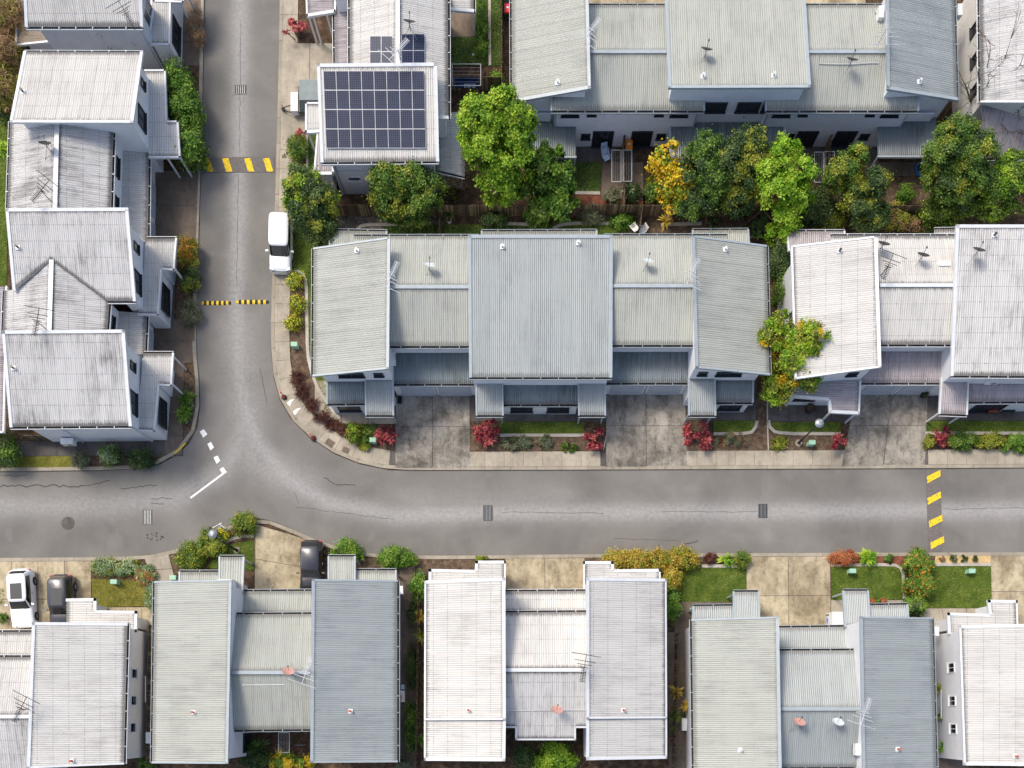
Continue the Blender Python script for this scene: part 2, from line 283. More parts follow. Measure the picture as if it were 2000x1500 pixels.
class Bld:
    def __init__(s, name, px, py, label, cat='house', group=None, wall='render_white', trim='trim_white'):
        x, y = P(px, py, 0); s.off = (x, y, .1); s.root = empty(name, s.off, label, cat, group); s.wm = wall; s.tm = trim; s.planes = []
    def o(s, name, mb, mats, parent=None, smooth=False): return obj(name, mb, mats, parent or s.root, s.off, smooth)
    def plane(s, pts):
        A = np.array([[*P(*q), 1] for q in pts]); z = np.array([q[2] for q in pts]); return np.linalg.lstsq(A, z, rcond=None)[0]
    def hit(s, px, py, pl):
        dx, dy = (px-CX)/F, (CY-py)/F; t_ = (H-pl[2])/(1+pl[0]*dx+pl[1]*dy); return (dx*t_, dy*t_)
    def roof(s, pts, rib, edges, m, wall=.35, wp=None, base=.1, wm=None, thick=.13, tm=None, name='roof'):
        pl = s.plane(pts); poly = [s.hit(q[0], q[1], pl) for q in pts]; edges = list(edges)
        if area2(poly) < 0:
            poly = poly[::-1]; edges = edges[::-1]; edges = edges[1:]+edges[:1]
        Z = lambda x, y: pl[0]*x+pl[1]*y+pl[2]; tm = tm or s.tm
        inn = inset(poly, .03); mb = MB().hexa([(x, y, Z(x, y)-thick) for x, y in inn], [(x, y, Z(x, y)-.012) for x, y in inn])
        rf = s.o(name, mb, tm)
        # corrugated sheets: each sheet is a piece of its own
        ax = 0 if rib == 'v' else 1; lo = min(p[ax] for p in poly); hi = max(p[ax] for p in poly)
        n = max(1, round((hi-lo)/.762)); wd = (hi-lo)/n; ks = 10
        for i in range(n):
            sb = MB(); uvs = []; ends = []
            for k in range(ks):
                a, b = lo+wd*(i+k/ks), lo+wd*(i+(k+1)/ks); q = clip(clip(poly, ax, a, True), ax, b, False)
                if len(q) < 3: continue
                cl = []
                for v in q:
                    if not cl or abs(v[0]-cl[-1][0])+abs(v[1]-cl[-1][1]) > 1e-5: cl.append(v)
                if len(cl) < 3: continue
                vs = []; mn = min(v[1-ax] for v in cl); mx = max(v[1-ax] for v in cl)
                for x, y in cl:
                    f = ((x, y)[ax]-lo)/wd*ks; tr = abs((f % 2)-1); lap = .010 if (k == ks-1) else 0
                    vs.append((x, y, Z(x, y)+.004+.028*(1-tr)+lap)); uvs.append((f/ks*.762, (x, y)[1-ax])); ends.append(((x, y)[1-ax]-mn, mx-(x, y)[1-ax]))
                sb.add(vs, [tuple(range(len(vs)))])
            if not sb.v: continue
            so = s.o('roof_sheet', sb, m, rf); uvl = so.data.uv_layers.new(name='UVMap')
            idx = [0]*len(so.data.loops); so.data.loops.foreach_get('vertex_index', idx)
            uvl.data.foreach_set('uv', [c for i_ in idx for c in uvs[i_]])
            uv2 = so.data.uv_layers.new(name='ends'); uv2.data.foreach_set('uv', [c for i_ in idx for c in ends[i_]])
        N = len(poly)
        for i in range(N):
            e = edges[i]
            if e == '-': continue
            a, b = np.array(poly[i]), np.array(poly[(i+1) % N]); d = (b-a)/np.linalg.norm(b-a); nn = np.array([-d[1], d[0]])   # inward
            def seg(o0, o1, z0, z1, ext=0.):
                q = [a-d*ext+nn*o0, b+d*ext+nn*o0, b+d*ext+nn*o1, a-d*ext+nn*o1]
                return [(x, y, Z(x, y)+z0) for x, y in q], [(x, y, Z(x, y)+z1) for x, y in q]
            if e in 'cb':
                wd_ = .19 if e == 'c' else .10; mb = MB().hexa(*seg(-.03, wd_, -.16, .062, .03)); s.o('capping' if e == 'c' else 'barge', mb, tm, rf)
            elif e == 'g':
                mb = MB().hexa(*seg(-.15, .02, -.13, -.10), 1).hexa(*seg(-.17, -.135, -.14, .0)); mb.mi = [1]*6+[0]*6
                # bracket straps
                L = np.linalg.norm(b-a); k = max(1, int(L/1.2))
                for j in range(1, k):
                    c = a+d*L*j/k; mb.box((*(c-nn*.07), Z(*(c))+.004), (.05, .16, .012), math.atan2(d[1], d[0]))
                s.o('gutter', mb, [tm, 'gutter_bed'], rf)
        walls = None
        if wall is not None:
            wpoly = ccw([s.hit(q[0], q[1], pl) for q in wp]) if wp else poly
            wpoly = inset(wpoly, wall) if wall else wpoly
            mb = MB().hexa([(x, y, base) for x, y in wpoly], [(x, y, Z(x, y)-thick-.004) for x, y in wpoly]); s.o('wall', mb, wm or s.wm)
            walls = wpoly
        return dict(poly=poly, Z=Z, walls=walls, rf=rf)
    def ridge(s, a, b, w_=.16):
        A, B = np.array(P3(*a)), np.array(P3(*b)); d = (B-A)[:2]; d = d/np.linalg.norm(d); nn = np.array([-d[1], d[0]])
        lo = [(A[0]+nn[0]*q, A[1]+nn[1]*q, A[2]-.0) for q in (-w_, w_)]; hi = [(B[0]+nn[0]*q, B[1]+nn[1]*q, B[2]) for q in (w_, -w_)]
        base = [lo[0], lo[1], hi[0], hi[1]]
        mb = MB().hexa([(x, y, z-.02) for x, y, z in base], [(x, y, z+.075) for x, y, z in base]); s.o('ridge_cap', mb, s.tm)
    def pick(s, blk, face):
        """wall edge of a block facing N/S/E/W"""
        wp = blk['walls']; dirs = {'S': (0, -1), 'N': (0, 1), 'E': (1, 0), 'W': (-1, 0)}[face]; best = None
        for i in range(len(wp)):
            a, b = np.array(wp[i]), np.array(wp[(i+1) % len(wp)]); d = b-a; L = np.linalg.norm(d); nrm = np.array([d[1], -d[0]])/L; sc = nrm@dirs*L
            if nrm@dirs > .7 and (best is None or sc > best[0]): best = (sc, a, b, nrm)
        return best[1:]
    def at(s, a, b, px, py, h):
        """fraction along wall a-b for a pixel seen at height h"""
        p = np.array(P(px, py, h)); d = b-a; return float((p-a)@d/(d@d))
    def window(s, blk, face, t_, w_, z0, z1, frame='frame_white', glass='glass', mull=1, name='window'):
        a, b, nrm = s.pick(blk, face); L = np.linalg.norm(b-a); d = (b-a)/L; c = a+(b-a)*t_; rz = math.atan2(d[1], d[0]); h = z1-z0; zc = (z0+z1)/2
        mb = MB(); bt = .06; dep = .09
        q = c+nrm*.035
        for k in (-1, 1): mb.box((*(q+d*k*(w_/2-bt/2)), zc), (bt, dep, h), rz)
        for k in (-1, 1): mb.box((*q, zc+k*(h/2-bt/2)), (w_-2*bt, dep, bt), rz)
        for j in range(1, mull+1): mb.box((*(q+d*(w_*(j/(mull+1))-w_/2)), zc), (.045, dep*.8, h-2*bt), rz)
        wn_ = s.o(name, mb, frame)
        s.o('pane', MB().box((*(c+nrm*.022), zc), (w_-2*bt+.01, .02, h-2*bt+.01), rz), glass, wn_)
        s.o('sill', MB().box((*(c+nrm*.07), z0-.02), (w_+.1, .16, .045), rz), frame, wn_)
        return wn_
    def panel_door(s, blk, face, t_, w_, z0, z1, m='door_grey', n=4, name='garage_door'):
        a, b, nrm = s.pick(blk, face); L = np.linalg.norm(b-a); d = (b-a)/L; c = a+(b-a)*t_+nrm*.025; rz = math.atan2(d[1], d[0])
        dr = s.o(name, MB().box((*c, (z0+z1)/2), (w_, .04, z1-z0), rz), m); hh = (z1-z0)/n
        for k in range(n): s.o('door_panel', MB().box((*(c+nrm*.03), z0+hh*(k+.5)), (w_-.04, .025, hh-.03), rz), m, dr)
    def post(s, px, py, h, r=.06, m=None, base=.1, name='post'):
        x, y = P(px, py, h); s.o(name, MB().box((x, y, (base+h)/2), (r*2, r*2, h-base-.02)), m or s.tm)
    def downpipe(s, blk, face, t_, m=None, r=.045, base=.1):
        a, b, nrm = s.pick(blk, face); c = a+(b-a)*t_+nrm*.07; top = blk['Z'](*c)-.15
        s.o('downpipe', MB().tube((*c, base), (*c, top), r), m or s.tm)
    def vent(s, blk, px, py, h, cap='steel_pale'):
        x, y = P(px, py, h); z = blk['Z'](x, y)
        v = s.o('vent_flashing', MB().box((x, y, z+.05), (.32, .32, .05)), 'plastic_white', blk['rf']); 
        s.o('vent_pipe', MB().cyl((x, y, z+.06), .075, .3, 10).cyl((x, y, z+.36), .10, .05, 10), cap, blk['rf'])
# ---------------------------------------------------------------- ground, road, kerbs, paths
PP = lambda pts, h=0.: [P(a, b, h) for a, b in pts]
struct('ground', MB().sheet([(-260, -260), (260, -260), (260, 260), (-260, 260)], -.05), 'soil')
K_W = [(400, -120), (399, 0), (397, 150), (392, 350), (387, 500), (383, 610), (383, 690), (389, 740), (391, 790), (385, 835), (369, 866), (345, 889), (312, 907), (272, 916), (200, 919), (0, 921), (-150, 922)]
K_NE = [(550, -120), (547, 0), (545, 130), (541, 270), (538, 400), (533, 520), (530, 600), (530, 690), (535, 738), (547, 782), (568, 818), (602, 852), (652, 886), (702, 906), (760, 918), (850, 919), (1400, 917), (2000, 914), (2150, 913)]
K_S = [(-150, 1091), (0, 1090), (180, 1089), (285, 1087), (335, 1078), (382, 1058), (432, 1034), (470, 1017), (497, 1011), (530, 1017), (560, 1029), (592, 1044), (640, 1064), (700, 1079), (760, 1085), (900, 1086), (1100, 1083), (1400, 1081), (2000, 1079), (2150, 1078)]
road_poly = K_W[:1]+K_NE+K_S[::-1]+K_W[::-1]
road_poly = [(400, -120)]+[(550, -120)]+K_NE[1:]+K_S[::-1]+K_W[::-1][:-1]
def road_mesh():
    # one sheet for both streets (its rim runs on under the verges); a point attribute holds where tyres have polished it pale
    (x0, y1), (x1, y0) = P(-150, -120), P(2150, 1120); nx, ny = 260, 140; xs = np.linspace(x0, x1, nx); ys = np.linspace(y0, y1, ny); X, Y = np.meshgrid(xs, ys); W = np.zeros_like(X)
    def seg(line, wd, amt):
        q = [np.array(P(*p)) for p in line]; D = np.full(X.shape, 1e9)
        for a, b_ in zip(q[:-1], q[1:]):
            d = b_-a; t_ = np.clip(((X-a[0])*d[0]+(Y-a[1])*d[1])/(d@d), 0, 1); D = np.minimum(D, np.hypot(X-a[0]-t_*d[0], Y-a[1]-t_*d[1]))
        return amt*np.exp(-(D/wd)**2)
    for a in (seg([(470, -120), (468, 300), (462, 560), (466, 720), (478, 800), (505, 868), (560, 935), (640, 982), (770, 1008), (950, 1001), (1500, 1000), (2150, 995)], .75, .8), seg([(478, 800), (468, 870), (430, 925), (340, 975), (200, 988), (-150, 990)], 1.0, .6), seg([(462, 640), (480, 820), (500, 900), (600, 950)], 1.5, .55), seg([(1500, 935), (1500, 1050)], .5, .22), seg([(800, 985), (1100, 980)], 1.3, .3)): W = np.maximum(W, a)
    v = [(float(a), float(c), 0.) for a, c in zip(X.ravel(), Y.ravel())]; f = [(j*nx+i, j*nx+i+1, (j+1)*nx+i+1, (j+1)*nx+i) for j in range(ny-1) for i in range(nx-1)]
    o = struct('road', MB().add(v, f), 'asphalt'); at = o.data.attributes.new('wear', 'FLOAT', 'POINT'); at.data.foreach_set('value', W.ravel().astype(np.float32)); return o
road = road_mesh()
YZ = .10
def block(name, pts, m='soil'):
    return struct(name, MB().prism(ccw(PP(pts)), -.04, YZ-.03), m)
block('verge', K_W+[(-200, 922), (-200, -120)]); block('verge', K_NE+[(2150, -120)], 'soil'); block('verge', K_S+[(2150, 1650), (-150, 1650)], 'soil')
def resample(line, step):
    pts = [np.array(P(*q)) for q in line]; out = [pts[0]]; acc = 0
    seg = [(pts[i], pts[i+1]) for i in range(len(pts)-1)]; tot = sum(np.linalg.norm(b-a) for a, b in seg); n = max(1, round(tot/step)); tgt = [tot*i/n for i in range(n+1)]
    res = []; k = 0; acc = 0
    for t_ in tgt:
        while k < len(seg)-1 and acc+np.linalg.norm(seg[k][1]-seg[k][0]) < t_-1e-9: acc += np.linalg.norm(seg[k][1]-seg[k][0]); k += 1
        a, b = seg[k]; res.append(a+(b-a)*min(1, (t_-acc)/np.linalg.norm(b-a)))
    return res
def normals(pts, side):
    out = []
    for i in range(len(pts)):
        d = pts[min(i+1, len(pts)-1)]-pts[max(i-1, 0)]; d = d/np.linalg.norm(d); out.append(np.array([-d[1], d[0]])*side)
    return out
def smooth(line, it=2):
    pts = [np.array(q, float) for q in line]
    for _ in range(it):
        n = [pts[0]]
        for a, b in zip(pts[:-1], pts[1:]): n += [a*.75+b*.25, a*.25+b*.75]
        pts = n+[pts[-1]]
    return [tuple(q) for q in pts]
def inframe(p, m=4.): return -40-m < p[0] < 40+m and -6-m < p[1] < 57+m
kerb = None
def strip(line, side, o0, o1, z0, z1, step, piece, m, parent, gap=.012, skip=None, sm=True):
    pts = resample(smooth(line) if sm else line, step); nr = normals(pts, side)
    for i in range(len(pts)-1):
        mid = (pts[i]+pts[i+1])/2
        if not inframe(mid): continue
        c = mid+nr[i]*(o0+o1)/2
        if skip and skip(CX+c[0]*25, CY-c[1]*25): continue
        d = pts[i+1]-pts[i]; d = d/np.linalg.norm(d)*gap
        q = [pts[i]+nr[i]*o0+d, pts[i+1]+nr[i+1]*o0-d, pts[i+1]+nr[i+1]*o1-d, pts[i]+nr[i]*o1+d]
        obj(piece, MB().prism(ccw([tuple(x) for x in q]), z0, z1), m, parent)
def base_strip(name, line, side, o0, o1, z0, z1, m):
    pts = resample(smooth(line), 1.); nr = normals(pts, side); mb = MB()
    for i in range(len(pts)-1):
        mb.prism(ccw([tuple(pts[i]+nr[i]*o0), tuple(pts[i+1]+nr[i+1]*o0), tuple(pts[i+1]+nr[i+1]*o1), tuple(pts[i]+nr[i]*o1)]), z0, z1)
    return struct(name, mb, m)
kb = []
for ln, sd in ((K_W, -1), (K_NE, 1), (K_S, -1)):
    k = base_strip('kerb', ln, sd, 0.03, .24, -.02, .085, 'concrete_dark'); strip(ln, sd, 0.0, .27, -.02, .115, 2.0, 'kerb_section', 'kerbstone', k)
DRV = [(772, 918), (1183, 1340), (1643, 1806)]
fp = base_strip('footpath', K_NE, 1, .29, 1.42, .03, YZ-.005, 'concrete_dark')
strip(K_NE, 1, .285, 1.43, .04, YZ+.012, 1.5, 'path_slab', 'concrete', fp, skip=lambda x, y: y > 870 and any(a < x < b for a, b in DRV))
def slabs(name, pts, nx, ny, m, z=YZ+.015, gap=.02, joint='concrete_dark'):
    """quad (image order TL,TR,BR,BL) split into slabs"""
    q = [np.array(P(*p)) for p in pts]; mb = MB().prism(ccw([tuple(x) for x in q]), .02, z-.02); par = struct(name, mb, joint)
    bl = lambda u, v: (q[0]*(1-u)+q[1]*u)*(1-v)+(q[3]*(1-u)+q[2]*u)*v
    for i in range(nx):
        for j in range(ny):
            lx = np.linalg.norm(q[1]-q[0]); ly = np.linalg.norm(q[3]-q[0]); gx, gy = gap/lx, gap/ly
            c = [bl(i/nx+gx, j/ny+gy), bl((i+1)/nx-gx, j/ny+gy), bl((i+1)/nx-gx, (j+1)/ny-gy), bl(i/nx+gx, (j+1)/ny-gy)]
            obj('slab', MB().prism(ccw([tuple(x) for x in c]), .03, z+random.uniform(-.003, .003)), m, par)
    return par
random.seed(5)
slabs('driveway', [(773, 752), (917, 752), (919, 915), (772, 915)], 2, 2, 'concrete_dirty')
slabs('driveway', [(1184, 752), (1338, 752), (1341, 912), (1183, 913)], 2, 2, 'concrete_dirty')
slabs('driveway', [(1675, 752), (1812, 752), (1806, 911), (1642, 912)], 2, 2, 'concrete_dirty')
slabs('driveway', [(499, 1024), (604, 1055), (604, 1165), (498, 1160)], 1, 2, 'concrete_warm')
slabs('driveway', [(986, 1091), (1142, 1090), (1142, 1165), (986, 1165)], 2, 1, 'concrete_warm')
slabs('driveway', [(1457, 1088), (1621, 1087), (1622, 1240), (1458, 1240)], 2, 2, 'concrete_warm')
slabs('driveway', [(1934, 1086), (2080, 1085), (2080, 1225), (1936, 1225)], 2, 2, 'concrete_warm')
slabs('driveway', [(-80, 1097), (179, 1096), (180, 1245), (-80, 1245)], 5, 2, 'concrete_warm')
slabs('driveway', [(552, 86), (660, 86), (660, 260), (548, 260)], 2, 2, 'concrete')
slabs('driveway', [(296, 335), (389, 335), (384, 470), (292, 470)], 1, 2, 'concrete_brown')
slabs('driveway', [(292, 625), (381, 625), (382, 710), (290, 710)], 1, 2, 'concrete_brown')
slabs('driveway', [(1150, -70), (1302, -70), (1302, 40), (1150, 40)], 2, 1, 'concrete_warm'); slabs('driveway', [(1570, -70), (1690, -70), (1690, 40), (1570, 40)], 2, 1, 'concrete_warm')
slabs('patio', [(615, 744), (772, 744), (772, 829), (615, 829)], 3, 2, 'concrete')
slabs('patio', [(917, 752), (1183, 752), (1183, 824), (919, 824)], 6, 1, 'concrete_dark')
slabs('patio', [(1340, 752), (1478, 752), (1476, 822), (1340, 822)], 3, 1, 'concrete_dark')
slabs('patio', [(1500, 752), (1674, 752), (1660, 824), (1500, 824)], 3, 1, 'concrete_dark')
slabs('patio', [(1812, 752), (2090, 752), (2090, 822), (1808, 822)], 5, 1, 'concrete_dark')
slabs('patio', [(1030, 286), (1200, 286), (1200, 318), (1030, 318)], 4, 1, 'concrete_dark')
slabs('patio', [(1176, 318), (1256, 318), (1256, 392), (1174, 392)], 1, 1, 'concrete_brown')
slabs('patio', [(1490, 286), (1715, 286), (1715, 330), (1490, 330)], 6, 1, 'concrete_dark')
slabs('patio', [(1690, 318), (1800, 318), (1800, 346), (1682, 346)], 3, 1, 'concrete_brown')
slabs('patio', [(878, 10), (930, 10), (930, 74), (878, 74)], 1, 1, 'concrete_brown')
slabs('side_path', [(300, 470), (346, 470), (340, 640), (296, 640)], 1, 4, 'concrete_dark')
slabs('side_path', [(325, 700), (361, 700), (357, 890), (322, 888)], 1, 5, 'concrete_brown')
slabs('side_path', [(28, 862), (322, 862), (322, 890), (28, 892)], 7, 1, 'concrete_dark')
slabs('side_path', [(345, -60), (394, -60), (393, 130), (345, 130)], 1, 4, 'concrete_brown')
slabs('side_path', [(780, 1135), (815, 1135), (812, 1500), (778, 1500)], 1, 9, 'concrete_brown')
slabs('side_path', [(1304, 1235), (1352, 1235), (1352, 1520), (1306, 1520)], 1, 7, 'concrete_brown')
slabs('side_path', [(1790, 1188), (1934, 1188), (1934, 1300), (1826, 1300)], 3, 2, 'concrete')
slabs('side_path', [(1828, 1300), (1880, 1300), (1890, 1520), (1832, 1520)], 1, 5, 'concrete_brown')
slabs('side_path', [(182, 1186), (310, 1186), (310, 1250), (182, 1250)], 4, 1, 'concrete_warm')
slabs('side_path', [(1317, 1175), (1457, 1175), (1457, 1240), (1317, 1240)], 3, 1, 'concrete_brown')
slabs('side_path', [(1622, 1172), (1765, 1172), (1765, 1230), (1622, 1230)], 3, 1, 'concrete')
slabs('side_path', [(282, 1088), (330, 1082), (345, 1140), (300, 1140)], 1, 2, 'concrete')
slabs('side_path', [(780, 1100), (812, 1100), (812, 1135), (780, 1135)], 1, 1, 'concrete_brown')
# garden beds, lawns
def bed(pts, m, name='garden_bed', z=YZ): struct(name, MB().prism(ccw(PP(pts)), -.02, z), m)
bed([(571, 533), (598, 545), (601, 700), (622, 762), (660, 812), (712, 838), (772, 846), (772, 880), (735, 878), (690, 866), (640, 838), (606, 806), (581, 765), (571, 722), (567, 600)], 'mulch')
bed([(918, 850), (1182, 850), (1183, 881), (918, 881)], 'mulch'); bed([(1340, 846), (1478, 846), (1478, 765), (1502, 765), (1502, 846), (1645, 846), (1643, 880), (1340, 881)], 'mulch')
bed([(1806, 846), (2090, 846), (2090, 880), (1806, 880)], 'soil'); bed([(346, 466), (383, 470), (379, 640), (345, 640)], 'mulch'); bed([(361, 728), (386, 728), (388, 790), (380, 838), (358, 868)], 'mulch')
bed([(140, 891), (345, 890), (308, 903), (270, 911), (140, 913)], 'mulch'); bed([(20, 893), (140, 891), (140, 913), (20, 915)], 'lawn_dry', 'lawn')
bed([(608, 1090), (985, 1094), (985, 1150), (608, 1150)], 'mulch'); bed([(1144, 1090), (1456, 1088), (1456, 1107), (1330, 1110), (1320, 1180), (1300, 1180), (1144, 1140)], 'mulch')
bed([(1622, 1087), (1768, 1086), (1768, 1104), (1622, 1105)], 'mulch_red'); bed([(1768, 1086), (1826, 1086), (1815, 1195), (1775, 1200)], 'soil'); bed([(1826, 1086), (1934, 1086), (1934, 1102), (1824, 1103)], 'sand')
bed([(328, 1088), (400, 1052), (497, 1018), (497, 1052), (440, 1062), (402, 1108), (345, 1115)], 'mulch')
bed([(180, 1092), (290, 1094), (314, 1128), (310, 1190), (292, 1190), (288, 1145), (262, 1134), (180, 1131)], 'soil')
bed([(569, 250), (600, 250), (600, 420), (560, 420)], 'mulch'); bed([(656, 420), (870, 420), (870, 462), (656, 462)], 'gravel', 'gravel_bed')
bed([(1190, 420), (1480, 420), (1480, 462), (1190, 462)], 'mulch'); bed([(1040, 380), (1260, 380), (1260, 400), (1040, 400)], 'mulch_red'); bed([(1690, 346), (1810, 346), (1820, 400), (1680, 400)], 'mulch')
bed([(1256, 330), (1680, 335), (1680, 400), (1256, 400)], 'soil')
def lawn(pts, m='lawn', z=YZ+.012): bed(pts, m, 'lawn', z); LAWNS.append((pts, m))
LAWNS = []
lawn([(566, 425), (655, 465), (655, 790), (640, 822), (628, 768), (608, 722), (603, 690), (601, 552), (592, 537), (572, 531)])
lawn([(976, 825), (1140, 825), (1140, 850), (976, 850)]); lawn([(1393, 823), (1478, 823), (1476, 836), (1466, 847), (1393, 847)]); lawn([(1501, 825), (1641, 825), (1641, 846), (1515, 847), (1503, 838)])
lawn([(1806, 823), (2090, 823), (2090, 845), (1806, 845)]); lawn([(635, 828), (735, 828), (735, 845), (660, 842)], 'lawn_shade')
lawn([(181, 1131), (262, 1134), (287, 1145), (291, 1184), (181, 1186)], 'lawn_dry'); lawn([(402, 1110), (438, 1066), (497, 1055), (497, 1115)], 'lawn')
lawn([(1325, 1107), (1457, 1107), (1457, 1175), (1325, 1176)]); lawn([(1623, 1106), (1752, 1104), (1762, 1114), (1764, 1171), (1623, 1172)]); lawn([(1815, 1104), (1934, 1104), (1935, 1187), (1800, 1188)])
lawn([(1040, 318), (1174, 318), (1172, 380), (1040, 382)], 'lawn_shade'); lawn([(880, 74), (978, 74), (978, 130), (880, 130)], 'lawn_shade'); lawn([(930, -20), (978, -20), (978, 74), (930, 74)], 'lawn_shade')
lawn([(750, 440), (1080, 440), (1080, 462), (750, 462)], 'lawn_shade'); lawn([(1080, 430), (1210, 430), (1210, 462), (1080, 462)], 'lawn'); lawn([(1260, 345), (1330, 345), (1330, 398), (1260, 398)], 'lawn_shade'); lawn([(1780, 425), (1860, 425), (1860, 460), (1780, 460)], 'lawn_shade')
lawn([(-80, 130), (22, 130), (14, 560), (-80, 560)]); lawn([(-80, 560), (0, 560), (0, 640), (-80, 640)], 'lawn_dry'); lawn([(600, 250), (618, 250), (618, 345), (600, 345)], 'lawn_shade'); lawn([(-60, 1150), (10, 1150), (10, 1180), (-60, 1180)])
# grass blades standing on the lawns
def inpoly(x, y, poly):
    c = np.zeros(len(x), bool); n = len(poly)
    for i in range(n):
        (x0, y0), (x1, y1) = poly[i], poly[(i+1) % n]
        if y0 == y1: continue
        c ^= ((y0 > y) != (y1 > y)) & (x < (x1-x0)*(y-y0)/(y1-y0)+x0)
    return c
def quads(name, C, U, V, mats, parent=None, off=(0, 0, 0), mi=None):
    """many separate diamond leaves: centre C, half length U, half width V"""
    n = len(C); v = np.empty((n, 4, 3)); v[:, 0] = C-U; v[:, 1] = C+V; v[:, 2] = C+U; v[:, 3] = C-V; v -= np.array(off)
    me = bpy.data.meshes.new(name); me.vertices.add(n*4); me.vertices.foreach_set('co', v.ravel()); me.loops.add(n*4); me.loops.foreach_set('vertex_index', np.arange(n*4, dtype=np.int32))
    me.polygons.add(n); me.polygons.foreach_set('loop_start', np.arange(0, n*4, 4, dtype=np.int32)); me.polygons.foreach_set('loop_total', np.full(n, 4, dtype=np.int32))
    for m in (mats if isinstance(mats, (list, tuple)) else [mats]): me.materials.append(MATS[m])
    if mi is not None: me.polygons.foreach_set('material_index', mi.astype(np.int32))
    me.update(calc_edges=True); me.validate(); o = bpy.data.objects.new(name, me); COL.objects.link(o)
    if parent is not None: o.parent = parent
    return o
rg = np.random.default_rng(3)
leafm('grass_blade', [srgb(48, 70, 18), srgb(74, 98, 30), srgb(108, 126, 48), srgb(140, 144, 74)], .2, .8)
leafm('grass_blade_dry', [srgb(74, 80, 26), srgb(112, 112, 44), srgb(146, 138, 66), srgb(164, 150, 90)], .2, .8)
def grass():
    for nm, sel in (('grass_blade', ('lawn', 'lawn_shade')), ('grass_blade_dry', ('lawn_dry',))):
        CC = []
        for pts, m in LAWNS:
            if m not in sel: continue
            poly = PP(pts); xs = [q[0] for q in poly]; ys = [q[1] for q in poly]; n = int((max(xs)-min(xs))*(max(ys)-min(ys))*170)
            x = rg.uniform(min(xs), max(xs), n); y = rg.uniform(min(ys), max(ys), n); k = inpoly(x, y, poly); CC.append(np.stack([x[k], y[k]], 1))
        C = np.concatenate(CC); n = len(C); C = np.column_stack([C, np.full(n, YZ+.012+.035)]); an = rg.uniform(0, 6.283, n); ln = rg.uniform(.04, .11, n); up = rg.uniform(.02, .05, n)
        U = np.stack([np.cos(an)*ln, np.sin(an)*ln, up], 1); V = np.stack([-np.sin(an)*.012, np.cos(an)*.012, np.zeros(n)], 1)*rg.uniform(.7, 1.6, (n, 1))
        o = quads('grass', C, U, V, nm); tag(o, 'short mown grass blades on the green lawns' if nm == 'grass_blade' else 'yellowing grass blades on the drier lawns', 'grass', kind='stuff')
grass()
# concrete garden edging
def edging(line, m='edging', wd=.12): 
    pts = resample(smooth(line, 1), .5); nr = normals(pts, 1); mb = MB()
    for i in range(len(pts)-1): mb.prism(ccw([tuple(pts[i]-nr[i]*wd), tuple(pts[i+1]-nr[i+1]*wd), tuple(pts[i+1]+nr[i+1]*wd), tuple(pts[i]+nr[i]*wd)]), .02, YZ+.07)
    struct('garden_edging', mb, m)
edging([(570, 533), (580, 530), (592, 536), (599, 550), (600, 620), (601, 690), (608, 725), (622, 762), (644, 795), (665, 818)])
edging([(976, 851), (1140, 851)]); edging([(1393, 848), (1464, 848), (1475, 838), (1478, 823)]); edging([(1641, 848), (1520, 848), (1504, 840), (1500, 822)]); edging([(1806, 847), (1900, 847), (2080, 847)])
edging([(402, 1088), (425, 1068), (455, 1052), (475, 1048), (498, 1047)]); edging([(1370, 1106), (1457, 1106)]); edging([(1622, 1104), (1745, 1103), (1758, 1108), (1763, 1120), (1765, 1170)]); edging([(1824, 1103), (1934, 1103)])
edging([(690, 462), (700, 445), (715, 440), (780, 440), (805, 440)]); edging([(944, 440), (985, 438), (1035, 440)]); edging([(1080, 448), (1095, 440), (1130, 437), (1200, 438)]); edging([(1015, 379), (1100, 378), (1172, 379)]); edging([(1290, 440), (1370, 438)])
edging([(600, 250), (601, 345)], wd=.08); edging([(956, -10), (957, 130)], 'edging', .1); edging([(1500, 880), (1498, 830), (1498, 770)], 'edging', .05)
edging([(1178, 880), (1184, 852)], 'edging', .04); edging([(498, 1110), (498, 1048)], 'timber', .03)
# road furniture lying on the asphalt
def ribbon(pts, wd, z, m, name, parent):
    q = [np.array(P(*p)) for p in pts]; nr = normals(q, 1); mb = MB()
    for i in range(len(q)-1): mb.sheet(ccw([tuple(q[i]-nr[i]*wd/2), tuple(q[i+1]-nr[i+1]*wd/2), tuple(q[i+1]+nr[i+1]*wd/2), tuple(q[i]+nr[i]*wd/2)]), z)
    return obj(name, mb, m, parent)
random.seed(2)
def crack(a, b, amp=4, n=16, wd=.05):
    pts = [(a[0]+(b[0]-a[0])*i/n+random.uniform(-1, 1), a[1]+(b[1]-a[1])*i/n+random.uniform(-amp, amp)*.5) for i in range(n+1)]; ribbon(pts, wd, .004, 'crack_seal', 'sealed_crack', road)
crack((0, 949), (160, 949), 5, 22, .09); crack((160, 949), (215, 939), 4, 10, .06); crack((235, 955), (308, 947), 4, 12, .06); crack((0, 928), (50, 929), 3, 8, .05); crack((632, 933), (655, 946), 3, 6, .07); crack((655, 946), (694, 948), 3, 7, .07)
crack((295, 976), (335, 972), 4, 8, .05); crack((295, 982), (320, 986), 3, 6, .05); crack((1330, 1066), (1363, 1056), 3, 7, .08); crack((1200, 1052), (1330, 1056), 2, 14, .03); crack((580, 990), (770, 1015), 3, 20, .03); crack((508, 720), (522, 790), 3, 10, .04)
crack((470, 40), (468, 300), 3, 24, .03); crack((466, 340), (462, 560), 3, 20, .03); crack((1290, 999), (1480, 1000), 2, 18, .03); crack((980, 1000), (1180, 1002), 2, 20, .03); crack((1845, 995), (2000, 992), 3, 14, .03); crack((575, 960), (584, 985), 1, 5, .03)
def quadsheet(pts, z, m, name, parent, h=.004): return obj(name, MB().prism(ccw(PP(pts)), z, z+h), m, parent)
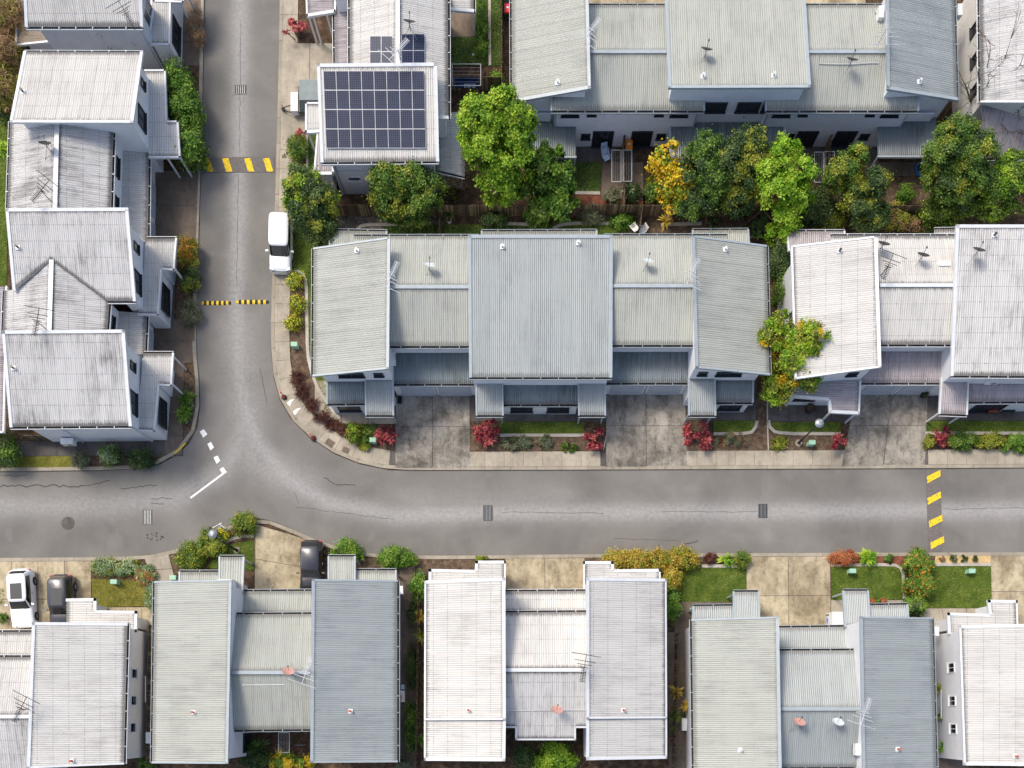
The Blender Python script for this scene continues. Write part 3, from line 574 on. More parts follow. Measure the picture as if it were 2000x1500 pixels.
for c in ([(390, 843), (398, 838), (405, 848), (397, 855)], [(405, 867), (412, 863), (418, 874), (411, 880)], [(417, 893), (425, 890), (430, 900), (423, 906)], [(429, 916), (436, 912), (441, 920), (434, 925)], [(371, 971), (441, 919), (443, 922), (373, 974)]):
    quadsheet(c, .002, 'road_white', 'white_road_line', road)
ribbon([(363, 866), (354, 876), (341, 886)], .12, .12, 'road_yellow', 'painted_line', road)
for c in ([(561, 788), (567, 782), (576, 780), (570, 786), (567, 794), (563, 791)], [(573, 804), (580, 799), (589, 797), (582, 804), (578, 811), (574, 809)]): quadsheet(c, YZ+.013, 'road_white', 'paint_patch', fp)
for i in range(14):
    sx_, sy_ = 303+random.gauss(0, 11), 1053+random.gauss(0, 6); r_ = random.uniform(1, 2.6); quadsheet([(sx_+r_*random.uniform(.6, 1.3)*math.cos(a_*.785), sy_+r_*random.uniform(.6, 1.3)*math.sin(a_*.785)) for a_ in range(8)], .001, 'crack_seal', 'oil_stain', road, .002)
def hump_things():
    for nm, pts, bars in (('side', [(398, 308), (536, 306), (536, 336), (396, 338)], [(404+43*i, 322) for i in range(4)]), ('main', [(1808, 919), (1837, 919), (1840, 1078), (1813, 1078)], None)):
        o = struct('speed_hump', MB().prism(ccw(PP(pts)), -.01, .03), 'hump_asphalt')
        if bars:
            for x in (397, 434, 477, 514): quadsheet([(x, 310), (x+12, 309), (x+20, 335), (x+8, 336)], .03, 'road_yellow', 'yellow_stripe', o)
        else:
            for x, y in ((1810, 931), (1811, 973), (1814, 1018), (1817, 1060)): quadsheet([(x, y), (x+26, y-13), (x+27, y-1), (x+1, y+13)], .03, 'road_yellow', 'yellow_stripe', o)
hump_things()
def rubber_hump(x0, x1, y, label):
    a, b = P(x0, y), P(x1, y); n = 6; L = b[0]-a[0]; e = empty('rubber_speed_bump', ((a[0]+b[0])/2, a[1], 0), label, 'speed bump', 'rubber speed bumps'); off = e.location
    for i in range(n*2):
        xx = a[0]+L*(i+.5)/(n*2); w_ = L/(n*2)-.01; hw = .17 if i not in (0, n*2-1) else .12; mb = MB(); pr = [(-hw, .002), (-hw*.55, .05), (hw*.55, .05), (hw, .002)]
        mb.add([(xx-w_/2, a[1]+q, z) for q, z in pr]+[(xx+w_/2, a[1]+q, z) for q, z in pr], [(0, 1, 5, 4), (1, 2, 6, 5), (2, 3, 7, 6), (0, 4, 7, 3), (3, 2, 1, 0), (4, 5, 6, 7)])
        obj('bump_segment', mb, 'rubber_yellow' if i % 2 == 0 else 'rubber_black', e, off)
rubber_hump(394, 451, 592, 'yellow and black rubber speed bump at the left kerb of the side street'); rubber_hump(461, 525, 590, 'yellow and black rubber speed bump nearer the right kerb of the side street')
def grate(px, py, w_, h_, label, m='steel_dark'):
    x, y = P(px, py); e = empty('drain_grate', (x, y, 0), label, 'drain grate', 'road drain grates'); fr = MB(); W, D = w_/25, h_/25
    for k in (-1, 1): fr.box((k*(W/2), 0, .012), (.07, D+.07, .024)).box((0, k*(D/2), .012), (W-.07, .07, .024))
    obj('grate_frame', fr, m, e); obj('pit_floor', MB().box((0, 0, .003), (W, D, .004)), 'black_plastic', e)
    for i in range(5): obj('grate_bar', MB().box((-W/2+W*(i+1)/6, 0, .014), (.03, D-.05, .02)), 'steel', e)
grate(288, 1010, 18, 28, 'steel drain grate in the road at the left, below the white line'); grate(953, 1002, 17, 29, 'steel drain grate in the middle of the main road'); grate(1490, 998, 16, 26, 'steel drain grate in the main road right of centre'); grate(470, 175, 22, 17, 'rusty drain grate in the upper side street')
def cover(px, py, w_, rz, name, label, rd=False, base=YZ+.012):
    x, y = P(px, py); mb = MB()
    if rd: mb.cyl((x, y, base), w_/50, .01, 24).cyl((x, y, base+.01), w_/62, .004, 24)
    else: mb.box((x, y, base+.004), (w_/25, w_/32, .01), rz).box((x, y, base+.011), (w_/29, w_/37, .006), rz)
    single(name, mb, 'concrete_brown' if not rd else 'concrete_dark', (x, y, base), label, 'cover')
cover(645, 866, 17, -.6, 'service_cover', 'square concrete pit cover in the curved footpath by the red grasses'); cover(676, 880, 14, -.4, 'service_cover', 'smaller concrete pit cover in the footpath near the red shrub')
cover(133, 1022, 26, 0, 'manhole_cover', 'round grey manhole cover in the road at lower left', True, .0); cover(556, 307, 9, 0, 'service_cover', 'small grey cover plate in the footpath beside the painted hump')
# ---------------------------------------------------------------- buildings
def q4(x0, y0, x1, y1, hT, hB=None, dx=0):
    hB = hT if hB is None else hB; return [(x0, y0, hT), (x1, y0, hT), (x1+dx, y1, hB), (x0+dx, y1, hB)]
RW, RO, RG, RB, RD, RM, RBR = 'roof_white', 'roof_old', 'roof_grey', 'roof_blue', 'roof_dark', 'roof_mauve', 'roof_brown'
# --- top left corner house
b = Bld('terrace_house', 165, 40, 'white house with worn ribbed roof in the top left corner')
k = b.roof([(45, -70, 7.3), (275, -70, 7.3), (279, 52, 5.7), (50, 52, 5.7)], 'v', '-cgc', RW, .45, wm='render_grey')
for i in range(9): 
    a_, b_, n_ = b.pick(k, 'S'); t_ = (i+.5)/9; c_ = a_+(b_-a_)*t_; L_ = np.linalg.norm(b_-a_); b.o('wall_panel', MB().box((*(c_+n_*.012), 4.2), (L_/9-.03, .02, 2.3), 0), 'render_grey')
b.window(k, 'E', .62, 1.6, 3.6, 5.0, mull=1); b.downpipe(k, 'S', .97)
a = b.roof([(296, -40, 3.3), (334, -40, 3.3), (332, 88, 3.2), (294, 87, 3.2)], 'v', '-bbb', RW, .12); b.window(a, 'E', .35, 2.2, .9, 2.5, 'frame_dark', mull=2)
b.roof([(33, -60, 3.0), (100, -60, 3.0), (97, 82, 2.8), (31, 89, 2.8)], 'h', '-bbb', RBR, .5)
b.roof([(300, -70, 3.3), (362, -70, 3.3), (358, 5, 3.3), (300, 3, 3.3)], 'v', '-bbb', RW, None); b.post(352, 4, 3.25); b.post(362, -20, 3.25)
# --- long white terrace down the left side
b = Bld('terrace_house', 150, 480, 'long white terrace with stepped ribbed roofs down the left side street')
A = b.roof([(47, 101, 5.7), (279, 102, 5.7), (260, 240, 7.6), (20, 239, 7.6)], 'v', 'gccc', RW, [.45]*4)
b.window(A, 'E', .28, 1.5, 4.1, 5.5, 'frame_dark', mull=1); b.window(A, 'E', .78, .7, 4.2, 5.0, 'frame_dark', mull=0); b.vent(A, 48, 183, 6.6, 'steel_dark')
b.roof([(20, 236, 5.6), (113, 236, 6.7), (108, 409, 6.7), (14, 409, 5.6)], 'h', '---g', RO, .3)
Br = b.roof([(113, 236, 6.7), (222, 236, 5.6), (217, 409, 5.6), (108, 409, 6.7)], 'h', '-g--', RO, [.02, .25, .02, .02]); b.ridge((112, 240, 6.71), (108, 407, 6.71))
b.window(Br, 'E', .6, 1.5, 3.9, 5.1, 'frame_dark'); b.window(Br, 'E', .2, .8, 3.9, 5.1, 'frame_dark', mull=0)
C = b.roof([(12, 408, 7.3), (250, 407, 7.3), (265, 588, 5.9), (210, 588, 5.9), (101, 508, 6.53), (26, 567, 6.06)], 'v', 'ccg--c', RO, .45, wp=[(12, 408), (250, 407), (265, 588), (216, 588), (216, 496), (20, 496)])
b.window(C, 'E', .78, .7, 4.2, 5.1, 'frame_dark', mull=0); b.window(C, 'E', .3, 1.6, 3.8, 5.3, 'frame_dark'); b.vent(C, 36, 484, 6.7, 'steel_dark')
b.roof([(101, 506, 6.5), (97, 650, 6.5), (5, 650, 5.5), (8, 567, 5.5), (24, 567, 5.66)], 'h', '--g--', RO, .25)
Dr = b.roof([(101, 506, 6.5), (214, 588, 5.5), (209, 650, 5.5), (97, 650, 6.5)], 'h', '-g--', RO, [.02, .25, .02, .02]); b.ridge((101, 508, 6.52), (97, 646, 6.52))
b.window(Dr, 'E', .5, 1.0, 3.9, 5.0, 'frame_dark', mull=0)
E_ = b.roof([(5, 647, 7.3), (243, 645, 7.3), (257, 832, 5.9), (20, 834, 5.9)], 'v', 'ccgc', RO, .45)
b.window(E_, 'E', .78, .7, 4.2, 5.1, 'frame_dark', mull=0); b.window(E_, 'E', .3, 1.7, 3.8, 5.3, 'frame_dark'); b.vent(E_, 28, 720, 6.7, 'steel_dark')
for t_ in (.5, .7, .88): b.window(E_, 'S', t_, .9, 4.4, 4.9, 'frame_white', 'glass_blind', mull=0)
b.downpipe(E_, 'S', .3); b.downpipe(E_, 'S', .985)
g1 = b.roof([(226, 286, 3.2), (291, 290, 2.9), (289, 474, 2.9), (226, 474, 3.2)], 'h', '-g--', RW, [.02, .5, .02, .02]); b.panel_door(g1, 'E', .62, 2.6, .12, 2.4); b.panel_door(g1, 'E', .2, 2.4, .12, 2.4)
g2 = b.roof([(218, 607, 3.2), (287, 612, 2.9), (284, 692, 2.9), (218, 692, 3.2)], 'h', '-g--', RW, [.02, .5, .02, .02]); b.panel_door(g2, 'E', .45, 2.5, .12, 2.4)
a1 = b.roof([(283, 137, 3.3), (323, 137, 3.3), (326, 237, 3.3), (348, 237, 3.3), (352, 308, 3.3), (291, 308, 3.3)], 'v', 'bbbbb-', RW, .14, wp=[(286, 140), (322, 140), (325, 240), (290, 240)]); b.window(a1, 'E', .5, 1.9, .9, 2.5, 'frame_dark', mull=1); b.post(349, 303, 3.2); b.post(325, 305, 3.2)
a2 = b.roof([(287, 466, 3.2), (345, 466, 3.2), (340, 528, 3.2), (316, 526, 3.2), (309, 616, 3.2), (270, 615, 3.2)], 'v', 'gbbbb-', RW, .1, wp=[(280, 470), (314, 526), (308, 614), (272, 614)]); a2w = a2
b.o('wall', MB().prism(ccw([P(283, 476, 3.0), P(322, 476, 3.0), P(316, 526, 3.0), P(280, 526, 3.0)]), .1, 3.0), 'render_white'); b.o('door', MB().box((*P(324.5, 500, 2.2), 1.15), (.05, .95, 2.1)), 'door_brown'); b.post(341, 525, 3.15)
def eastwin(bb, px, py0, py1, z0, z1, h):     # bay window on an east wall face
    (x, y0), (_, y1) = P(px, py0, h), P(px, py1, h); mb = MB(); zc = (z0+z1)/2; yc = (y0+y1)/2; L = abs(y0-y1)
    for k_ in (-1, 1): mb.box((x, yc+k_*(L/2-.03), zc), (.1, .06, z1-z0)).box((x, yc, zc+k_*((z1-z0)/2-.03)), (.1, L-.12, .06))
    mb.box((x, yc, zc), (.08, .05, z1-z0-.12)); o_ = bb.o('window', mb, 'frame_dark'); bb.o('pane', MB().box((x-.005, yc, zc), (.03, L-.11, z1-z0-.11)), 'glass', o_)
eastwin(b, 313, 545, 600, .9, 2.5, 3.0)
a3 = b.roof([(281, 690, 3.2), (339, 690, 3.2), (335, 754, 3.2), (311, 752, 3.2), (302, 843, 3.2), (264, 841, 3.2)], 'v', 'gbbbb-', RW, .1, wp=[(274, 696), (308, 752), (301, 841), (267, 841)])
b.o('wall', MB().prism(ccw([P(278, 700, 3.0), P(316, 700, 3.0), P(311, 752, 3.0), P(276, 752, 3.0)]), .1, 3.0), 'render_white'); b.o('door', MB().box((*P(318.5, 727, 2.2), 1.15), (.05, .95, 2.1)), 'door_brown'); b.post(336, 750, 3.15); b.post(338, 696, 3.15)
eastwin(b, 307, 770, 826, .9, 2.5, 3.0)
b.roof([(-20, 560, 2.9), (14, 560, 2.9), (8, 845, 2.7), (-60, 845, 2.7)], 'h', '-bb-', RM, None)
# --- house with the solar array
b = Bld('terrace_house', 745, 300, 'white house beside the side street with a big solar array on its roof')
S1 = b.roof([(620, 126, 7.1), (853, 124, 7.1), (857, 315, 5.7), (627, 317, 5.7)], 'v', 'ccgc', RW, [.5, .5, .55, .55], wm='render_lilac')
S2 = b.roof([(683, -60, 5.6), (777, -60, 6.7), (777, 130, 6.7), (683, 130, 5.6)], 'h', '---g', RW, [.02, .02, .02, .3])
S3 = b.roof([(777, -60, 6.7), (875, -60, 5.6), (876, 232, 5.6), (840, 232, 5.99), (840, 130, 5.99), (777, 130, 6.7)], 'h', '-gc---', RW, .3); b.ridge((777, -60, 6.72), (777, 126, 6.72))
b.roof([(652, -40, 3.2), (686, -40, 3.3), (686, 128, 3.3), (654, 126, 3.0)], 'h', '---g', RM, .3)
b.roof([(597, -50, 3.3), (658, -50, 3.3), (655, 24, 3.3), (599, 33, 3.3)], 'h', '-bcb', RM, None)
for px, py in ((612, 32), (638, 28), (603, 32)): b.post(px, py, 3.2)
b.o('wall', MB().prism(ccw([P(660, -50, 3.), P(690, -50, 3.), P(690, 28, 3.), P(662, 28, 3.)]), .1, 5.2), 'render_white')
b.roof([(878, -60, 3.2), (925, -60, 3.2), (925, 24, 3.0), (878, 20, 3.0)], 'h', '-gc-', RW, None); b.post(924, 20, 2.95)
b.roof([(597, 201, 3.2), (630, 201, 3.2), (630, 258, 3.2), (597, 260, 3.2)], 'v', 'bbcb', RW, None); b.post(601, 256, 3.1)
Sa = b.roof([(620, 255, 3.1), (656, 255, 3.1), (651, 341, 3.1), (613, 341, 3.1)], 'v', 'bbcb', RM, .3)
b.roof([(853, 222, 2.9), (906, 218, 2.9), (908, 345, 2.7), (852, 332, 2.7)], 'h', '--g-', RW, .3)
a_, b_, n_ = b.pick(S1, 'S'); L_ = np.linalg.norm(b_-a_)
for i in range(10): b.o('wall_panel', MB().box((*(a_+(b_-a_)*(i+.5)/10+n_*.015), 4.55), (L_/10-.03, .025, 1.7), 0), 'render_lilac')
b.o('wall_band', MB().box((*((a_+b_)/2+n_*.03), 3.62), (L_, .06, .12)), 'trim_white')
b.window(S1, 'S', .18, .95, 2.2, 2.75, 'frame_white', 'glass', mull=0); b.downpipe(S1, 'S', .01); b.downpipe(S1, 'S', .03, 'trim_grey')
# solar panels
def solar(name, blk_pts, nx, ny, u0, u1, v0, v1, label, b=b, lift=.16):
    pl = b.plane(blk_pts); Q = lambda u, v: b.hit(u, v, pl); Z = lambda x, y: pl[0]*x+pl[1]*y+pl[2]
    c = Q(np.mean([q[0] for q in u0+u1]), (v0+v1)/2); off = (c[0], c[1], Z(*c)); e = empty(name, off, label, 'solar panels')
    for i in range(nx):
        for j in range(ny):
            f = lambda a, t_: (a[0][0] if 0 else 0)
            def corner(ii, jj):
                vv = v0+(v1-v0)*jj/ny; tt = jj/ny; ul = u0[0][0]+(u0[1][0]-u0[0][0])*tt; ur = u1[0][0]+(u1[1][0]-u1[0][0])*tt; return np.array(Q(ul+(ur-ul)*ii/nx, vv))
            q = [corner(i, j), corner(i+1, j), corner(i+1, j+1), corner(i, j+1)]; m_ = sum(q)/4
            fr = [m_+(p-m_)*.99 for p in q]; gl = [m_+(p-m_)*.955 for p in q]
            o_ = obj('solar_panel', MB().hexa([(x, y, Z(x, y)+lift-.035) for x, y in fr[::-1]], [(x, y, Z(x, y)+lift) for x, y in fr[::-1]]), 'steel_pale', e, off)
            cg = obj('cell_face', MB().add([(x, y, Z(x, y)+lift+.004) for x, y in gl[::-1]], [(0, 1, 2, 3)]), 'solar_cell', o_, off)
            uvl = cg.data.uv_layers.new(name='UVMap'); uvl.data.foreach_set('uv', [0, 0, 1, 0, 1, 1, 0, 1])
    for j in range(ny): 
        p0, p1 = Q(u0[0][0]+(u0[1][0]-u0[0][0])*(j+.5)/ny, v0+(v1-v0)*(j+.5)/ny), Q(u1[0][0]+(u1[1][0]-u1[0][0])*(j+.5)/ny, v0+(v1-v0)*(j+.5)/ny)
        obj('mounting_rail', MB().tube((*p0, Z(*p0)+lift-.075), (*p1, Z(*p1)+lift-.075), .04, n=4), 'steel', e, off)
solar('solar_array', [(620, 126, 7.1), (853, 124, 7.1), (857, 315, 5.7), (627, 317, 5.7)], 8, 4, [(632,), (638,)], [(829,), (832,)], 141, 292, 'large array of dark blue solar panels on white roof')
solar('solar_array', [(683, -60, 5.6), (777, -60, 6.7), (777, 124, 6.7), (683, 124, 5.6)], 2, 2, [(723,), (723,)], [(767,), (767,)], 73, 134, 'small solar array left of the white ridge, half under an antenna')
solar('solar_array', [(777, -60, 6.7), (875, -60, 5.6), (876, 124, 5.6), (777, 124, 6.7)], 2, 2, [(785,), (785,)], [(830,), (830,)], 69, 134, 'small solar array right of the white ridge above the large array')
# --- grey terrace along the top
b = Bld('terrace_house', 1430, 150, 'long grey terrace with shaded back walls along the top', wall='render_lilac', trim='trim_grey')
def wins(bb, blk, specs):
    for t_, w_, z0, z1, ml in specs: bb.window(blk, 'S', t_, w_, z0, z1, 'frame_dark', 'glass', mull=ml)
T1 = b.roof([(999, -60, 5.5), (1147, -60, 7.2), (1153, 173, 7.2), (1000, 200, 5.5)], 'h', '-ccg', RG, [.3, .3, 1.2, .4]); b.vent(T1, 1089, 163, 6.5)
b.roof([(1140, 10, 5.5), (1315, 10, 5.5), (1315, 101, 6.6), (1140, 101, 6.6)], 'v', 'g---', RG, .3); b.ridge((1150, 101.5, 6.6), (1302, 101.5, 6.6), .12)
T2 = b.roof([(1140, 102, 6.6), (1315, 102, 6.6), (1315, 180, 5.78), (1376, 180, 5.78), (1376, 216, 5.4), (1076, 216, 5.4), (1076, 190, 5.68), (1140, 172, 5.86)], 'v', '---bgb--', RG, .3)
T3 = b.roof([(1297, -60, 5.6), (1569, -60, 5.6), (1583, 171, 7.6), (1306, 172, 7.6)], 'v', '-ccc', RG, [.3, .3, .9, .3]); b.vent(T3, 1372, 152, 7.3); b.vent(T3, 1510, 150, 7.3)
b.roof([(1565, 10, 5.5), (1745, 10, 5.5), (1745, 101, 6.6), (1565, 101, 6.6)], 'v', 'g---', RG, .3); b.ridge((1578, 101.5, 6.6), (1730, 101.5, 6.6), .12)
T4 = b.roof([(1565, 102, 6.6), (1745, 102, 6.6), (1745, 181, 5.77), (1795, 181, 5.77), (1794, 216, 5.4), (1495, 216, 5.4), (1495, 181, 5.77), (1565, 181, 5.77)], 'v', '---bgb--', RG, .3)
T5 = b.roof([(1731, -60, 7.2), (1862, -60, 5.5), (1870, 196, 5.5), (1733, 174, 7.2)], 'h', '-gcc', RB, [.3, .4, 1.2, .3]); b.vent(T5, 1795, 161, 6.4)
for bk in (T2, T4): wins(b, bk, [(.11, 1.3, 4.2, 4.95, 1), (.26, .65, 4.3, 4.95, 0), (.73, .65, 4.3, 4.95, 0), (.87, 1.3, 4.2, 4.95, 1), (.235, .7, 1.2, 1.9, 0), (.36, 1.6, .15, 2.25, 1), (.64, 1.6, .15, 2.25, 1), (.78, .7, 1.2, 1.9, 0)]); b.downpipe(bk, 'S', .01); b.downpipe(bk, 'S', .99)
wins(b, T3, [(.17, 1.7, 4.2, 5.4, 1), (.37, 1.7, 4.2, 5.4, 1), (.63, 1.7, 4.2, 5.4, 1), (.83, 1.7, 4.2, 5.4, 1)]); wins(b, T1, [(.75, 1.6, 4.2, 5.2, 1)]); wins(b, T5, [(.25, 1.7, 4.2, 5.3, 1)])
for pts in ([(1030, 224, 2.9), (1077, 224, 2.9), (1077, 241, 2.83), (1125, 241, 2.83), (1125, 308, 2.6), (1030, 308, 2.6)], [(1308, 241, 2.83), (1362, 241, 2.83), (1362, 220, 2.9), (1480, 220, 2.9), (1480, 241, 2.83), (1532, 241, 2.83), (1532, 310, 2.6), (1308, 310, 2.6)], [(1714, 241, 2.83), (1760, 241, 2.83), (1760, 220, 2.9), (1828, 220, 2.9), (1827, 307, 2.6), (1714, 307, 2.6)]):
    b.roof(pts, 'v', '-'*(len(pts)-2)+'b-' if len(pts) == 6 else '-'*5+'bg'+'b' if len(pts) == 8 else '-'*len(pts), RD, None, name='patio_roof'); b.post(pts[-1][0]+2, pts[-1][1]-2, 2.55, m='trim_grey'); b.post(pts[-2][0]-2, pts[-2][1]-2, 2.55, m='trim_grey')
for x0, x1 in ((1032, 1076), (1364, 1440), (1440, 1493), (1762, 1826)): b.o('balustrade', MB().prism(ccw([P(x0, 222, 4.0), P(x1, 222, 4.0), P(x1, 220, 4.0), P(x0, 220, 4.0)]), 3.0, 4.0), 'render_lilac')
# --- white building in the top right corner
b = Bld('terrace_house', 1960, 120, 'white walled house with dirty ribbed roof in the top right corner', wall='render_cream')
U = b.roof([(1912, -70, 5.6), (2080, -70, 7.2), (2080, 200, 7.2), (1915, 200, 5.6)], 'h', '--bg', RO, .3)
for t_ in (.36, .6, .84): b.window(U, 'W', t_, .8, 3.6, 4.7, 'frame_dark', 'glass', mull=0)
b.roof([(1916, 207, 4.9), (2080, 203, 4.9), (2080, 306, 2.8), (1930, 308, 2.8)], 'v', '--g-', RM, .4)
# --- grey terrace in the middle
def porch(bb, pts, m, posts=2, rib='v', ed='bbgb', pm=None):
    k_ = bb.roof(pts, rib, ed, m, None, name='porch_roof')
    return k_
b = Bld('terrace_house', 1055, 600, 'grey roofed terrace in the middle, behind double driveways and red shrubs', trim='trim_grey')
M1 = b.roof([(612.5, 485, 5.5), (761.5, 464, 7.1), (759, 720, 7.1), (611, 735, 5.5)], 'h', 'bcbg', RG, [.4, .15, .75, .5]); b.vent(M1, 697, 491, 6.4)
b.window(M1, 'S', .42, 1.9, 4.2, 5.0, 'frame_dark', mull=1); b.window(M1, 'S', .82, .7, 4.3, 5.0, 'frame_dark', mull=0)
b.roof([(691, 461, 5.4), (935, 461, 5.4), (935, 560, 6.4), (745, 560, 6.4), (745, 482, 5.61), (691, 482, 5.61)], 'v', 'g-----', RG, .25); M2 = b.roof([(745, 561, 6.4), (935, 561, 6.4), (935, 676, 5.4), (745, 676, 5.4)], 'v', '--g-', RG, .25); b.ridge((760, 560.5, 6.41), (916, 560.5, 6.41), .13)
M3 = b.roof([(915, 460, 7.1), (1196, 460, 7.1), (1195, 737, 5.7), (917, 737, 5.7)], 'v', 'ccgc', RB, [.3, .2, .35, .2]); b.vent(M3, 981, 484, 6.9); b.vent(M3, 1129, 477, 6.9)
b.roof([(1180, 460, 5.4), (1421, 460, 5.4), (1421, 480, 5.6), (1368, 480, 5.6), (1368, 558, 6.4), (1180, 558, 6.4)], 'v', 'g-----', RG, .25); M5 = b.roof([(1180, 559, 6.4), (1368, 559, 6.4), (1368, 674, 5.4), (1180, 674, 5.4)], 'v', '--g-', RG, .25); b.ridge((1196, 558.5, 6.41), (1353, 558.5, 6.41), .13)
M4 = b.roof([(1352.5, 461, 7.1), (1497, 480, 5.5), (1503, 732, 5.5), (1359, 718, 7.1)], 'h', 'bgbc', RG, [.4, .5, .75, .15]); b.vent(M4, 1416, 488, 6.4)
b.window(M4, 'S', .55, 1.9, 4.2, 5.0, 'frame_dark', mull=1); b.window(M4, 'S', .16, .7, 4.3, 5.0, 'frame_dark', mull=0)
for pts in ([(643, 450, 2.9), (756, 452, 2.9), (756, 482, 3.), (643, 488, 3.)], [(940, 452, 2.8), (1166, 451, 2.8), (1166, 472, 2.9), (940, 472, 2.9)], [(1352, 450, 2.8), (1462, 449, 2.8), (1464, 482, 3.), (1352, 482, 3.)]): b.roof(pts, 'v', 'gb-b', RG, None, name='patio_roof'); b.post(pts[0][0]+3, pts[0][1]+3, 2.75); b.post(pts[1][0]-3, pts[1][1]+3, 2.75)
G1 = b.roof([(762, 683, 3.3), (928, 683, 3.3), (928, 750, 2.9), (764, 750, 2.9)], 'v', '--g-', RD, [.02, .1, .55, .1]); b.panel_door(G1, 'S', .28, 2.5, .12, 2.3); b.panel_door(G1, 'S', .75, 2.5, .12, 2.3)
G2 = b.roof([(1180, 681, 3.3), (1352, 680, 3.3), (1347, 748, 2.9), (1180, 748, 2.9)], 'v', '--g-', RD, [.02, .1, .55, .1]); b.panel_door(G2, 'S', .28, 2.5, .12, 2.3); b.panel_door(G2, 'S', .75, 2.5, .12, 2.3)
for G_ in (G1, G2): b.downpipe(G_, 'S', .515)
f1 = b.roof([(638, 744, 3.05), (714, 744, 3.05), (713, 788, 2.7), (638, 789, 2.7)], 'v', '--gb', RD, [.02, .1, .45, .2]); f2 = b.roof([(980, 744, 3.05), (1130, 744, 3.05), (1130, 790, 2.7), (980, 790, 2.7)], 'v', '--g-', RD, [.02, .1, .4, .1]); f3 = b.roof([(1396, 742, 3.05), (1472, 742, 3.05), (1471, 786, 2.7), (1396, 786, 2.7)], 'v', '-bg-', RD, [.02, .2, .45, .1])
for f_ in (f1, f3): b.window(f_, 'S', .5, 1.7, .8, 2.3, 'frame_dark', mull=1)
for t_ in (.25, .75): b.window(f2, 'S', t_, 1.7, .8, 2.3, 'frame_dark', mull=1)
for x0, x1 in ((713, 768), (929, 982), (1129, 1182), (1344, 1397)):
    b.roof([(x0, 738, 3.4), (x1, 738, 3.4), (x1+1, 811, 3.0), (x0+1, 811, 3.0)], 'v', '-bgb', RB, None, name='porch_roof'); b.post(x0+4, 806, 2.95); b.post(x1-3, 806, 2.95)
b.o('wall', MB().prism(ccw([P(716, 742, 3.), P(764, 742, 3.), P(764, 770, 3.), P(716, 770, 3.)]), .1, 3.0), 'render_white'); b.o('wall', MB().prism(ccw([P(1346, 742, 3.), P(1394, 742, 3.), P(1394, 770, 3.), P(1346, 770, 3.)]), .1, 3.0), 'render_white')
# --- white terrace at the right
b = Bld('terrace_house', 1760, 600, 'white roofed terrace right of the middle, beyond the yellow green tree')
N1 = b.roof([(1545, 481, 5.5), (1712, 462, 7.1), (1720, 717, 7.1), (1553, 740, 5.5)], 'h', 'bcbb', RW, [.4, .15, .75, .3]); b.vent(N1, 1639, 491, 6.4, 'steel_dark')
b.window(N1, 'S', .8, .8, 4.3, 5.0, 'frame_dark', mull=0); b.window(N1, 'W', .45, .6, 3.9, 5.0, 'frame_dark', mull=0)
b.roof([(1623, 460, 5.4), (1882, 460, 5.4), (1882, 557, 6.4), (1698, 557, 6.4), (1698, 480, 5.6), (1623, 480, 5.6)], 'v', 'g-----', RW, .25); N2 = b.roof([(1698, 558, 6.4), (1882, 558, 6.4), (1882, 673, 5.4), (1698, 673, 5.4)], 'v', '--g-', RW, .25); b.ridge((1718, 557.5, 6.41), (1862, 557.5, 6.41), .13)
N3 = b.roof([(1868, 440, 7.2), (2080, 440, 7.2), (2080, 735, 5.7), (1857, 734, 5.7)], 'v', 'c-gc', RO, [.3, .3, .35, .4]); b.vent(N3, 1941, 460, 7.1, 'steel_dark')
NG = b.roof([(1690, 680, 3.3), (1845, 680, 3.3), (1840, 748, 2.9), (1676, 748, 2.9)], 'v', '--g-', RM, [.02, .1, .55, .1]); b.panel_door(NG, 'S', .33, 2.4, .12, 2.3); b.panel_door(NG, 'S', .78, 2.2, .12, 2.3); b.downpipe(NG, 'S', .56)
b.roof([(1550, 744, 3.2), (1681, 744, 3.2), (1678, 809, 3.0), (1620, 806, 3.0), (1618, 782, 3.05), (1541, 775, 3.1)], 'h', '-bcccc', RM, None, name='porch_roof'); nf = b.o('wall', MB().prism(ccw([P(1548, 746, 3.), P(1660, 746, 3.), P(1660, 770, 3.), P(1548, 768, 3.)]), .1, 2.95), 'render_white')
mbw = MB(); xx, yy = P(1574, 768, 2.9); mbw.box((xx+.3, yy-.03, 1.6), (1.9, .08, 1.3)); wo = b.o('window', mbw, 'frame_white'); b.o('pane', MB().box((xx+.3, yy-.075, 1.6), (1.78, .02, 1.18)), 'glass', wo)
b.post(1624, 803, 2.95); b.post(1674, 805, 2.95); b.post(1838, 804, 2.95); b.post(1885, 806, 2.95)
b.roof([(1838, 738, 3.4), (1892, 738, 3.4), (1889, 810, 3.0), (1834, 808, 3.0)], 'v', '-bgb', RM, None, name='porch_roof'); N4 = b.roof([(1890, 744, 3.05), (2080, 744, 3.05), (2080, 784, 2.7), (1890, 785, 2.7)], 'v', '--g-', RM, [.02, .1, .6, .1])
b.window(N4, 'S', .3, 2.4, .15, 2.2, 'frame_dark', mull=2); b.roof([(1536, 452, 2.9), (1650, 452, 2.9), (1650, 490, 3.), (1540, 490, 3.)], 'v', 'gb-b', RM, None, name='patio_roof'); b.roof([(1825, 448, 2.8), (1872, 447, 2.8), (1872, 470, 2.9), (1825, 470, 2.9)], 'v', 'g---', RO, None, name='patio_roof')
